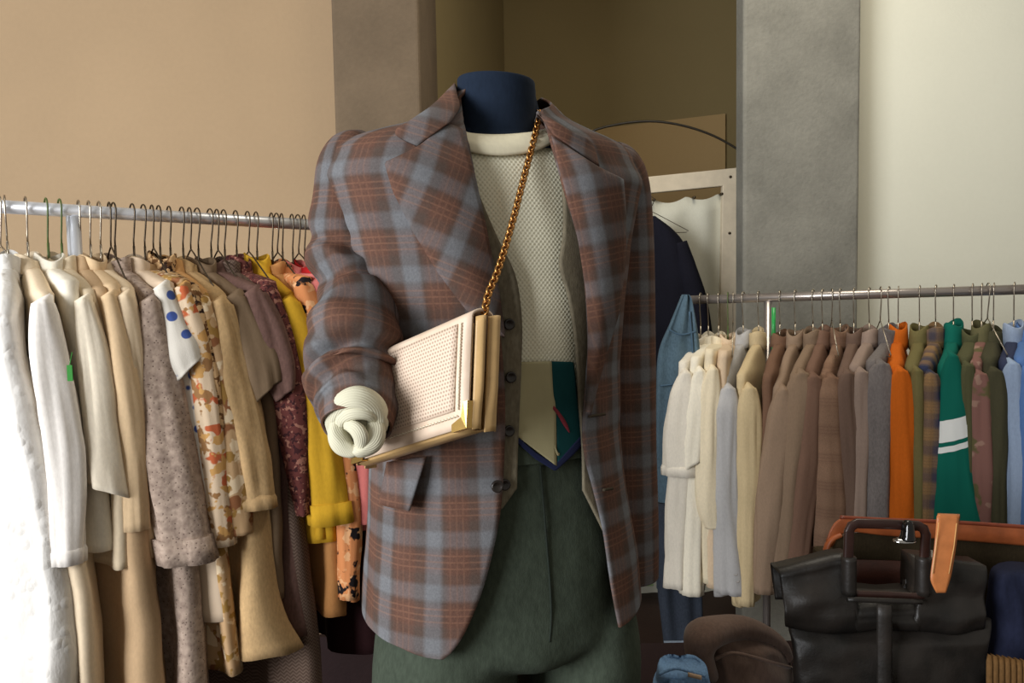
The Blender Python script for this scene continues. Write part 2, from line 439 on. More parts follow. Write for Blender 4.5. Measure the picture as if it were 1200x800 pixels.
# --- bandana tucked at the waist
sc = empty('silk_scarf', hit(645, 480, .006), 'cream and teal scarf with navy border tucked at the mannequin waist', 'scarf')
M_cream = fabric('scarf_cream', (168, 160, 124), .05, 60); M_teal = fabric('scarf_teal', (20, 66, 68), .08, 60); M_navy = fabric('scarf_navy', (36, 42, 72), .08); M_red = fabric('scarf_red', (132, 52, 62), .05)
g = strip([(606, 424), (604, 460), (602, 508)], [(646, 423), (648, 460), (651, 480), (652, 546)], 40, 14, .006, .007)
MB().grid(g).build('cream_panel', M_cream, sc, solid=.001)
g = strip([(645, 423), (648, 460), (651, 480), (653, 545)], [(672, 424), (676, 460), (680, 486), (684, 508)], 40, 14, .0065, .006)
MB().grid(g).build('teal_panel', M_teal, sc, solid=.001)
g = strip([(602, 508), (628, 530), (651, 544), (668, 525), (684, 507)], [(603, 516), (628, 538), (651, 552), (672, 533), (686, 518)], 40, 5, .0075, .0075, False)
MB().grid(g).build('border', M_navy, sc, solid=.002)
g = strip([(649, 475), (656, 483), (664, 495), (668, 506)], [(648, 479), (654, 487), (661, 499), (667, 507)], 20, 3, .0085)
MB().grid(g).build('red_streak', M_red, sc, solid=.0006)
g = strip([(650, 521), (654, 530), (656, 531)], [(650, 524), (653, 533), (655, 534)], 8, 3, .009)
MB().grid(g).build('fringe', M_cream, sc, solid=.0006)

# --- waistcoat
wc = empty('waistcoat', (MC.x, MC.y, 0), 'unbuttoned grey tweed waistcoat worn between knit top and plaid jacket', 'waistcoat')
LI = [(547, 183), (556, 212), (570, 248), (586, 284), (601, 314), (608, 340), (612, 380), (611, 430), (609, 480), (607, 530), (606, 572)]
LO = [(512, 150), (510, 200), (510, 260), (512, 330), (515, 400), (520, 460), (525, 500), (530, 540), (560, 580), (575, 590), (588, 597)]
g = strip(LI, LO, 90, 20, .011, .010); MB().grid(g).build('front_panel', M_vest, wc, solid=.004)
RI = [(646, 172), (654, 198), (659, 230), (659, 275), (655, 312), (664, 345), (671, 385), (675, 430), (677, 470), (681, 520), (682, 574)]
RO_ = [(700, 160), (722, 210), (724, 260), (724, 320), (724, 380), (722, 430), (720, 480), (718, 520), (718, 570), (716, 600), (711, 632)]
g = strip(RI, RO_, 90, 20, .011, .010); MB().grid(g).build('front_panel', M_vest, wc, solid=.004)
P = []
for i in range(40):                                    # the back of the waistcoat, under the jacket
    z = zpy(lerp(150, 560, i / 39)); P.append([surf(lerp(1.35, 2 * PI - 1.35, j / 40), z, .009) for j in range(41)])
MB().grid(P).build('back_panel', M_lining, wc)
M_btn = glossy('dark_horn_button', (34, 28, 24), .3); M_hole = fabric('buttonhole_thread', (66, 58, 46), .1)
def disc(c, nrm, r, th, name, mat, par):
    nrm = nrm.normalized(); a = nrm.orthogonal().normalized(); b = nrm.cross(a); P = []
    for rr, h in ((.0, -th), (1, -th), (1.0, 0), (.9, th * .6), (.72, th * .6), (.6, th * .25), (.0, th * .2)):
        P.append([c + nrm * h + (a * math.cos(2 * PI * j / 20) + b * math.sin(2 * PI * j / 20)) * (r * max(rr, .02)) for j in range(20)])
    return MB().grid(P, True, cap0=True, cap1=True).build(name, mat, par)
def nrm_at(px, py, off):
    p = hit(px, py, off); a = hit(px + 4, py, off) - p; b = hit(px, py + 4, off) - p; n = a.cross(b)
    return n if n.dot(ray(px, py)) < 0 else -n
for x, y in ((597, 380), (599, 442), (597, 505), (592, 568)):
    disc(hit(x, y, .018), nrm_at(x, y, .016), .0075, .002, 'button', M_btn, wc)
for a, b, y in ((661, 678, 318), (676, 690, 381), (680, 692, 441), (682, 693, 505)):
    MB().tube([hit(lerp(a, b, k / 5), y, .012) for k in range(6)], .0022, 6).build('buttonhole', M_hole, wc)

# --- plaid jacket
jk = empty('plaid_jacket', (MC.x, MC.y, 0), 'brown and blue grey plaid wool blazer worn open on the mannequin', 'jacket')
JO = .021
LE = [(539, 112), (542, 130), (548, 160), (556, 200), (564, 250), (572, 300), (580, 350), (587, 400), (591, 450), (592, 500), (590, 560), (586, 605), (577, 650), (566, 690), (553, 724), (541, 748), (530, 763), (520, 772)]
RE = [(634, 128), (641, 150), (650, 180), (663, 230), (677, 280), (686, 340), (690, 400), (688, 440), (685, 480), (684, 510), (688, 540), (697, 572), (709, 620), (717, 680), (725, 730), (733, 765)]
LP = sorted((h.z, phi_of(h, JO)) for h in (hit(x, y, JO) for x, y in cr(LE, 5)))
RP = sorted((h.z, (phi_of(h, JO) + 2 * PI) % (2 * PI) - 2 * PI if phi_of(h, JO) > 0.9 else phi_of(h, JO)) for h in (hit(x, y, JO) for x, y in cr(RE, 5)))
ZB = LP[0][0]; ZT = hit(539, 108, JO).z + .004
RP.append((ZT, RP[-1][1] - 1.1))
_ua = [0]
for i in range(720):
    f = lambda p: (.185 * math.copysign(abs(math.sin(p)) ** (2 / NE), math.sin(p)), .135 * math.copysign(abs(math.cos(p)) ** (2 / NE), math.cos(p)))
    _ua.append(_ua[-1] + math.dist(f(i * PI / 360), f((i + 1) * PI / 360)))
def uref(p):                                           # cloth width coordinate: girth measured from the centre front
    k = (p % (2 * PI)) * 360 / PI; i = min(int(k), 719); return lerp(_ua[i], _ua[i + 1], k - i) + (_ua[-1] if p >= 2 * PI else -_ua[-1] if p < 0 else 0) + .012
P = []; UV = []; N = 150; Mc = 150
for i in range(N):
    k = i / (N - 1); k = 1 - (1 - k) ** 1.35; z = lerp(ZT, ZB, k)
    f0 = interp(LP, z); f1 = interp(RP, z) + 2 * PI; r = []; q = []; uu = 0
    for j in range(Mc):
        u = j / (Mc - 1); ph = lerp(f0, f1, u)
        side = sm(min(u, 1 - u) / .14)
        zz = z + .012 * side * sm((k - .55) / .45) 
        o = JO + .002 * sm((k - .6) / .4) * side
        o += .006 * noise.noise(Vector((ph * 1.4, z * 5, 3.1))) * sm(k * 3) + .004 * noise.noise(Vector((ph * 4, z * 9, 7.7))) * sm(k * 3) * side
        p = surf(ph, zz, o); r.append(p)
    # cloth coordinate: arc length from the centre back
    acc = [0]
    for j in range(1, Mc): acc.append(acc[-1] + (r[j] - r[j - 1]).length)
    mid = acc[Mc // 2]
    for j in range(Mc): q.append((uref(lerp(f0, f1, j / (Mc - 1))), r[j].z))
    P.append(r); UV.append(q)
MB().grid(P, uv=UV).build('body', [M_plaid, M_lining], jk, solid=.0035, off=-1)
jb = jk.children[0]; jb.modifiers['solid'].material_offset = 1; jb.modifiers['solid'].material_offset_rim = 0
# lapels and collar
LIN = [(541, 128), (548, 165), (557, 205), (567, 250), (577, 300), (586, 345), (592, 390)]
LOUT = [(489, 172), (450, 189), (460, 224), (483, 270), (512, 318), (545, 362), (590, 396)]
def lapel(A, B, rot, ox):
    g = strip(A, B, 60, 18, JO + .005, JO + .013, False, .008)
    return MB().grid(g, uv=uvplane(g, rot, 1, ox)).build('lapel', M_plaid, jk, solid=.003)
Lin = cr(LIN, 6)
lapel([(525, 144)] + [(541, 150), (548, 172)] + LIN[2:], [(489, 172), (470, 181), (450, 190)] + LOUT[2:], .42, .01)
RIN = [(646, 160), (652, 185), (664, 230), (677, 280), (687, 340), (691, 400), (690, 440), (688, 482)]
ROUT = [(700, 198), (729, 211), (732, 250), (731, 310), (724, 365), (711, 408), (699, 450), (690, 486)]
lapel(RIN, ROUT, -.2, .03)
# collar: from the left notch round behind the neck to the right notch
g1 = strip([(526, 145), (538, 128), (536, 112), (534, 99)], [(489, 172), (463, 157), (482, 143), (508, 126)], 22, 10, JO + .009, JO + .010, True, .004)
g2 = strip([(629, 131), (634, 138), (640, 147), (648, 158)], [(652, 146), (672, 158), (692, 168), (701, 196)], 22, 10, JO + .009, JO + .010, True, .004)
bk = []
a_, b_ = g1[-1], g2[0]
for i in range(1, 18):
    t_ = i / 18; ang = PI * t_
    bk.append([Vector((lerp(p.x, q.x, (1 - math.cos(ang)) / 2), lerp(p.y, q.y, t_) + (.15 + .02 * j / 9) * math.sin(ang), lerp(p.z, q.z, (1 - math.cos(ang)) / 2) - (.012 + .012 * j / 9) * math.sin(ang))) for j, (p, q) in enumerate(zip(a_, b_))])
g = g1 + bk + g2
MB().grid(g, uv=uvplane(g, .35)).build('collar', M_plaid, jk, solid=.003)
# pocket flap, buttons
g = strip([(453, 541), (476, 538), (499, 535)], [(443, 591), (460, 595), (479, 599)], 16, 12, JO + .009, JO + .017, False, .003)
MB().grid(g, uv=uvplane(g, .06, 1, .02, .01)).build('pocket_flap', M_plaid, jk, solid=.003)
disc(hit(583, 570, JO + .008), nrm_at(583, 570, JO), .008, .0025, 'button', M_btn, jk)
for x0_, x1_, y0_, y1_ in ((690, 709, 488, 485), (707, 718, 574, 572)):
    MB().tube([hit(lerp(x0_, x1_, k / 5), lerp(y0_, y1_, k / 5), JO + .004) for k in range(6)], .002, 6).build('buttonhole', M_hole, jk)
# sleeves
RIDGES = [(250, -10, .05, 12, 1), (276, 12, .09, 11, -1), (296, 16, -.12, 9, 0), (316, 18, .20, 12, 0), (340, 12, -.26, 10, 1), (362, -6, .14, 11, -1), (392, 12, .14, 15, 1), (408, 26, -.16, 7, -1), (426, -14, -.30, 7, 0), (444, -8, .17, 10, 1), (463, 8, -.24, 7, 1), (474, -4, .08, 7, 0)]
def sleeve_rings(rings, foldA, seed, n=56, sub=10, flat=1.0):
    rs = cr([(x, y, w, d) for x, y, w, d in rings], sub)
    C = [at(x, y, d) for x, y, w, d in rs]; Rr = [w * d / FPX for x, y, w, d in rs]
    P = []; UV = []; L = 0; a = None
    for i, c in enumerate(C):
        if i: L += (c - C[i - 1]).length
        tn = (C[min(i + 2, len(C) - 1)] - C[max(i - 2, 0)]).normalized()
        if a is None: a = Vector((1, 0, 0))
        a = (a - tn * a.dot(tn)).normalized(); b = tn.cross(a); r = []; q = []
        A = foldA(L)
        for j in range(n + 1):
            th = 2 * PI * j / n
            k = 1
            if A:
                fr_ = (1 + math.sin(th)) / 2; lf = (1 - math.cos(th)) / 2
                for L0, m_, amp, wd, side in RIDGES:
                    Lc = L0 + m_ * math.cos(th + .5 * side) + 11 * noise.noise(Vector((math.cos(th) * 1.5, math.sin(th) * 1.5, L0 * .37)))
                    wt = (.35 + .65 * (lf if side > 0 else (1 - lf) if side < 0 else fr_))
                    k += amp * wt * math.exp(-((rs[i][1] - Lc) / wd) ** 2)
                k += .03 * noise.noise(Vector((math.cos(th) * 2, math.sin(th) * 2, L * 22 + seed)))
            k += .02 * noise.noise(Vector((math.cos(th) * 2, math.sin(th) * 2, L * 7 + seed)))
            r.append(c + (a * math.cos(th) + b * (math.sin(th) * flat)) * (Rr[i] * k)); q.append((th * .058 + .03, -L + 1.36))
        P.append(r); UV.append(q)
    return P, UV
LS = [(424, 171, 20, 1.085), (412, 184, 31, 1.06), (407, 205, 36, 1.045), (404, 240, 37, 1.04), (402, 280, 38, 1.035), (402, 315, 37, 1.02), (410, 345, 38, 1.0), (418, 368, 44, .975), (416, 392, 54, .955), (414, 415, 57, .94), (413, 432, 55, .93), (413, 447, 55, .92), (417, 462, 50, .905), (420, 478, 47, .888), (419, 490, 44, .874), (418, 500, 42, .866)]
P, UV = sleeve_rings(LS, lambda L: 1, 1.7)
MB().grid(P, uv=UV).build('sleeve', M_plaid, jk, solid=.003, off=-1)
RS = [(712, 185, 22, 1.19), (722, 197, 30, 1.20), (727, 220, 34, 1.21), (729, 270, 36, 1.22), (730, 340, 37, 1.225), (731, 420, 37, 1.225), (733, 500, 36, 1.225), (735, 580, 36, 1.22), (737, 640, 35, 1.22), (738, 674, 34, 1.22)]
P, UV = sleeve_rings(RS, lambda L: 0, 4.2, flat=1.15)
MB().grid(P, uv=UV).build('sleeve', M_plaid, jk, solid=.003, off=-1)
# pale green tag under the right cuff
t = at(754, 680, 1.21)
tagm = MB().box(t, (.016, .0006, .009)); tagm.tube([t + Vector((0, 0, .008)), at(746, 655, 1.21)], .0006, 5)
tag(tagm.build('paper_price_tag', fabric('pale_green_paper', (170, 205, 150), .03), None, False), 'pale green paper tag hanging from the far cuff of the plaid jacket', 'tag')

# --- rolled white cuff of a shirt sleeve (twisted knot)
M_cuff = NT('white_gauze', .95, .15); nn = M_cuff.voro(60, M_cuff.vec('UV', (.5, 6, 1)))
M_cuff.col(lin((206, 202, 178))); uu, vv = M_cuff.uv(); M_cuff.bump(M_cuff.math('SINE', M_cuff.math('ADD', M_cuff.math('MULTIPLY', uu, 2600), M_cuff.math('MULTIPLY', M_cuff.noise(60), 3))), .25, .0012); M_cuff = M_cuff.m
kn = empty('white_shirt_cuff', at(420, 495, .86), 'white gauze shirt cuff rolled and knotted at the end of the bent plaid sleeve', 'shirt cuff')
DC = .855
def loop(name, pts, rr, fl=1.0):
    pts = [(420 + (x - 420) * .95, 498 + (y - 498) * .93, d) for x, y, d in pts]
    pp = cr([(x, y, d, r) for (x, y, d), r in zip(pts, rr)], 6)
    P = []; prev = None; V = [at(x, y, d) for x, y, d, r in pp]; mb = MB(); n = 28
    NZ = lambda i, j: 1 + .04 * math.sin(4 * 2 * PI * j / n + i * .25 + len(name)) + .16 * noise.noise(Vector((math.cos(2 * PI * j / n) * 1.6, math.sin(2 * PI * j / n) * 1.6 + len(name), i * .10)))
    R = [r * DC / FPX for x, y, d, r in pp]
    for i, p in enumerate(V):
        tn = (V[min(i + 1, len(V) - 1)] - V[max(i - 1, 0)]).normalized()
        a = prev or Vector((0, 1, 0)); a = (a - tn * a.dot(tn)).normalized(); b = tn.cross(a); prev = a
        P.append([p + a * (R[i] * fl * math.cos(2 * PI * j / n) * NZ(i, j)) + b * (R[i] * math.sin(2 * PI * j / n) * NZ(i, j)) for j in range(n)])
    mb.grid(P, True, cap0=True, cap1=True, uv=[[(R[i] * 2 * PI * j / n, i * .004) for j in range(n)] for i in range(len(P))])
    return mb.build(name, M_cuff, kn)
loop('outer_roll', [(392, 508, .875), (390, 487, .865), (402, 470, .855), (420, 464, .85), (438, 474, .855), (447, 492, .862), (446, 502, .875)], [9, 12, 14, 15, 14, 11, 8], 1.2)
loop('inner_roll', [(396, 502, .86), (402, 489, .85), (416, 482, .843), (432, 483, .845), (442, 490, .855)], [7, 9, 10, 9, 7], 1.0)
loop('twist', [(395, 496, .86), (393, 510, .852), (400, 523, .848), (412, 530, .846), (422, 527, .846)], [9, 11, 12, 9, 6], 1.0)
loop('twist', [(440, 492, .86), (441, 508, .85), (435, 521, .845), (424, 529, .843), (414, 530, .846)], [10, 12, 12, 9, 6], 1.0)
loop('twist', [(407, 497, .846), (417, 503, .838), (423, 513, .836), (424, 527, .842)], [7, 9, 9, 7], .9)
loop('core', [(420, 498, .89), (419, 505, .868), (419, 512, .858)], [26, 26, 20], 1.0)

# --- handbag
bag = empty('handbag', at(555, 497, .84), 'beige perforated leather handbag with gold corners hanging from its chain under the bent sleeve', 'handbag')
BR = at(550, 499, .83); TR = at(555, 364, .845); BL = at(417, 541, .945)
bx = (BL - BR); BW = bx.length; bx = bx / BW
bz = TR - BR; bz = (bz - bx * bz.dot(bx)); BH = bz.length; bz = bz / BH
by = bz.cross(bx).normalized()
if by.y < 0: by = -by
# lean the bag slightly to the measured sheared outline
SH = (TR - BR).dot(bx)
def bp(s, t, n): return BR + bx * (s + SH * t / BH) + bz * t + by * n
def pt_frame(px, py):                    # pixel -> (s,t) on the flap plane
    d = ray(px, py); k = (BR - CAM).dot(by) / d.dot(by); p = CAM + d * k - BR; return p.dot(bx), p.dot(bz)
t = NT('beige_leather', .5, .4); A = lin((206, 178, 148)); t.col(t.ramp(t.noise(40, 4), [(.3, lin((208, 184, 160))), (.7, lin((222, 200, 178)))])); t.bump(t.noise(300, 3), .15, .001); M_bl = t.m
t = NT('perforated_leather', .55, .35); u, v = t.uv()
du = t.math('SUBTRACT', t.math('FRACT', t.math('DIVIDE', u, .0042)), .5)
row = t.math('FLOOR', t.math('DIVIDE', v, .0042)); 
du = t.math('SUBTRACT', t.math('FRACT', t.math('ADD', t.math('DIVIDE', u, .0042), t.math('MULTIPLY', row, .5))), .5)
dv_ = t.math('SUBTRACT', t.math('FRACT', t.math('DIVIDE', v, .0042)), .5)
d2 = t.math('SQRT', t.math('ADD', t.math('MULTIPLY', du, du), t.math('MULTIPLY', dv_, dv_)))
k = t.ramp(d2, [(.24, (1, 1, 1)), (.34, (0, 0, 0))])
t.col(t.mix(k, lin((218, 196, 174)), lin((172, 146, 126)))); t.bump(t.math('SUBTRACT', 1.0, k), .4, .002); M_perf = t.m
M_tanl = glossy('tan_gusset_leather', (202, 166, 112), .42, .1, 60, .45, .08); M_gold = metal('gold_metal', (214, 176, 104), .22); M_chain = metal('old_gold_metal', (176, 128, 72), .34); M_stitch = fabric('cream_thread', (236, 224, 200), .04)
BT = .034
def sheet(s0, s1, t0, t1, nf, n=14, m_=14): return [[bp(lerp(s0, s1, i / n), lerp(t0, t1, j / m_), nf(lerp(s0, s1, i / n), lerp(t0, t1, j / m_))) for j in range(m_ + 1)] for i in range(n + 1)]
fl = lambda s, t: -.003 - .004 * math.sin(PI * min(1, max(0, s / BW))) * math.sin(PI * min(1, t / BH)) + .012 * sm((t - BH * .90) / (BH * .10)) ** 2
uvs = lambda g: [[((p - BR).dot(bx), (p - BR).dot(bz)) for p in r] for r in g]
# flap folding over the top to the back
P = []
for i in range(15):
    s = lerp(0, BW, i / 14); r = []
    for j in range(16): tt = BH * j / 15; r.append(bp(s, tt * .96, fl(s, tt * .88)))
    for j in range(1, 11):
        a = PI * j / 10; r.append(bp(s, BH * .96 + .009 * math.sin(a), lerp(-.003, BT, (1 - math.cos(a)) / 2)))
    r.append(bp(s, BH * .5, BT + .002)); P.append(r)
MB().grid(P).build('flap', M_bl, bag, solid=.003)
g = sheet(.020, BW - .012, .020, BH * .93, lambda s, t: fl(s, t * .92) - .0016)
MB().grid(g, uv=uvs(g)).build('perforated_panel', M_perf, bag, solid=.001)
mb = MB()
for k in range(26):
    t0 = lerp(.020, BH * .92, k / 26); mb.tube([bp(.013, t0, fl(.013, t0 * .9) - .0015), bp(.0145, t0 + .0028, fl(.013, t0 * .9) - .0022), bp(.013, t0 + .004, fl(.013, t0 * .9) - .0015)], .0009, 5)
for k in range(34):
    s0 = lerp(.014, BW - .01, k / 34); mb.tube([bp(s0, .013, fl(s0, .01) - .0015), bp(s0 + .003, .0145, fl(s0, .01) - .0022), bp(s0 + .004, .013, fl(s0, .01) - .0015)], .0008, 5)
mb.build('stitching', M_stitch, bag)
def corner(s, sg):
    mb = MB(); L = .022
    mb.add([bp(s, -.002, -.006), bp(s + sg * L, -.002, -.0065), bp(s + sg * L, .006, -.0065), bp(s + sg * .008, .011, -.0065), bp(s + sg * .005, L * 1.2, -.0065), bp(s, L * 1.2, -.006),
            bp(s, -.002, .003), bp(s + sg * L, -.002, .003), bp(s, L * 1.2, .003)],
           [(0, 1, 2, 3), (0, 3, 4, 5), (0, 6, 7, 1), (0, 5, 8, 6)])
    return mb.build('corner_guard', M_gold, bag, False, solid=.0015, off=0)
corner(-.001, 1); corner(BW + .001, -1)
# body: back panel with round bottom, gusset folds
prof = [(-.0005, .010), (-.004, -.002), (-.008, .010), (-.009, .022), (-.006, BT + .002), (.004, BT + .005), (BH * .94, BT + .003)]
P = []
for i in range(12):
    s = lerp(.002, BW - .002, i / 11); P.append([bp(s, tt, nn_) for tt, nn_ in [(BH * .9, .004), (.006, .002)] + cr([(-.001, .004), (-.004, .012), (-.004, .024), (-.001, BT + .002), (.008, BT + .005)], 5) + [(BH * .94, BT + .004)]])
MB().grid(P).build('back_panel', M_tanl, bag, solid=.002)
for s_, sg in ((0, -1), (BW, 1)):
    for k, (n0, n1) in enumerate(((.003, .017), (.019, BT + .004))):
        P = []
        for i in range(20):
            tt = lerp(-.004 - .004 * k, BH * .95, i / 19); r = []
            nb = lerp(.5, 1, sm(i / 8))
            for j in range(13):
                a = PI * j / 12; w = lerp(n0, n1, j / 12); r.append(bp(s_ + sg * (.001 + .0075 * math.sin(a) * nb + .004 * k), tt, w))
            P.append(r)
        MB().grid(P).build('gusset_fold', M_tanl, bag, solid=.0015, off=0)
# chain
top = bp(-.002, BH * .985, .016)
path = [top, at(572, 345, .872), at(584, 315, .90), at(600, 262, .955), at(614, 208, 1.0), at(624, 170, 1.03), at(630, 145, 1.055), at(633, 134, 1.085), at(628, 133, 1.13), at(618, 140, 1.20)]
path = [Vector(p) for p in cr([tuple(p) for p in path], 12)]
L = [0]
for a, b in zip(path, path[1:]): L.append(L[-1] + (b - a).length)
def onp(s):
    for i in range(len(path) - 1):
        if s <= L[i + 1]: return path[i].lerp(path[i + 1], (s - L[i]) / max(1e-9, L[i + 1] - L[i])), (path[i + 1] - path[i]).normalized()
    return path[-1], (path[-1] - path[-2]).normalized()
mb = MB(); nl = int(L[-1] / .0058)
for i in range(nl):
    p, tn = onp((i + .5) * L[-1] / nl); vw = (p - CAM).normalized(); a = tn.cross(vw).normalized(); b = tn.cross(a)
    an = math.radians(38 if i % 2 else -38); w = a * math.cos(an) + b * math.sin(an); nrm2 = tn.cross(w)
    tl = (tn + w * .35).normalized(); w2 = (w - tl * w.dot(tl)).normalized()
    P = []
    for u in range(12):
        th = 2 * PI * u / 12; c = p + tl * (.0052 * math.cos(th)) + w2 * (.0040 * math.sin(th)); rd = (tl * math.cos(th) + w2 * math.sin(th)).normalized()
        P.append([c + rd * (.0015 * math.cos(2 * PI * v / 6)) + nrm2 * (.0015 * math.sin(2 * PI * v / 6)) for v in range(6)])
    P.append(P[0]); mb.grid(P, True)
mb.build('chain', M_chain, bag)
# ------------------------------------------------------------------ clothes rails
M_wire = metal('wire_hanger_metal', (176, 166, 150), .3); M_wired = metal('dark_hanger_metal', (84, 74, 62), .4); M_wireg = glossy('green_hanger_plastic', (74, 92, 40), .5)
M_rail = metal('brushed_rail', (226, 228, 232), .36); M_rail.node_tree.nodes['Principled BSDF'].inputs['Metallic'].default_value = .6; M_railr = metal('grey_rail', (168, 160, 154), .3); M_railr.node_tree.nodes['Principled BSDF'].inputs['Metallic'].default_value = .75
class Rail:
    def __init__(s, a, b): s.a = Vector(a); s.b = Vector(b); s.d = (s.b - s.a).normalized()
    def px(s, x):                                      # point of the rail seen at picture column x
        lo, hi = -1.5, 3.0
        for _ in range(40):
            m_ = (lo + hi) / 2
            if proj(s.a.lerp(s.b, m_))[0] < x: lo = m_
            else: hi = m_
        return s.a.lerp(s.b, lo)
RL = Rail(at(0, 242, 1.40), at(368, 263.5, 1.74))
RR = Rail(at(805, 351.5, 2.40), at(1200, 339, 2.05))
def rail(name, rl, x0, x1, r, mat, label, posts, group):
    e = empty(name, (rl.px((x0 + x1) / 2).x, rl.px((x0 + x1) / 2).y, 0), label, 'clothes rack', group)
    MB().tube([rl.px(x0), rl.px(x1)], r, 20).build('rail', mat, e)
    side = Vector((-rl.d.y, rl.d.x, 0)).normalized()
    for x in posts:
        p = rl.px(x); q = Vector((p.x, p.y, .06))
        MB().tube([p - Vector((0, 0, r * .8)), q], r * .85, 14).build('post', mat, e)
        MB().tube([q - side * .24, q + side * .24], r, 12).build('foot', mat, e)
    return e
re_ = rail('garment_rack', RL, -150, 455, .0122, M_rail, 'silver clothes rack loaded with pale and brown women\'s garments', (87, 440), 'clothes racks')
# slim twin tube beside the visible post
p = RL.px(80); MB().tube([p, Vector((p.x, p.y, .06))], .005, 10).build('slim_tube', M_rail, re_)
rr_ = rail('garment_rack', RR, 798, 1290, .0135, M_railr, 'grey metal clothes rack loaded with jackets by the pale wall', (900, 1270), 'clothes racks')
p = RR.px(903); 
MB().tube([p + Vector((.004, -.016, -.03)), p + Vector((.004, -.016, -.16))], .006, 10).build('green_reflection', glossy('green_reflection_colour', (40, 150, 70), .3), rr_)  # green reflection on the rack post, painted in as a coloured tube

def hanger(H, dirv, n, mat, label, R=.19, drop=.062, group=None, neck=None, zs=None):
    c = H + Vector((0, 0, .004)); rb = .0165; pts = []
    for k in range(13):
        a = lerp(-.35 * PI, 1.0 * PI, k / 12); pts.append(c + dirv * (rb * math.cos(PI - a)) * 1 + Vector((0, 0, rb * math.sin(a))))
    base = H + Vector((0, 0, -drop)); last = pts[-1]
    pts += [last.lerp(base, .45), base + Vector((0, 0, .012)), base]
    mb = MB().tube([c + (p - c) for p in pts], .0016, 6)
    if neck: mb.tube([base, Vector((base.x, base.y, neck))], .0022, 6); base = Vector((base.x, base.y, neck))
    dz = (zs - base.z) if zs is not None else -.085
    A = base + dirv * R + Vector((0, 0, dz)); B = base - dirv * R + Vector((0, 0, dz))
    mb.tube([base, base + dirv * .022 + Vector((0, 0, -.010)), A, A + Vector((0, 0, -.006)) - dirv * .01, B + Vector((0, 0, -.006)) + dirv * .01, B, base - dirv * .022 + Vector((0, 0, -.010)), base], .0016, 6)
    return tag(mb.build('wire_hanger', mat), label, 'hanger', group)

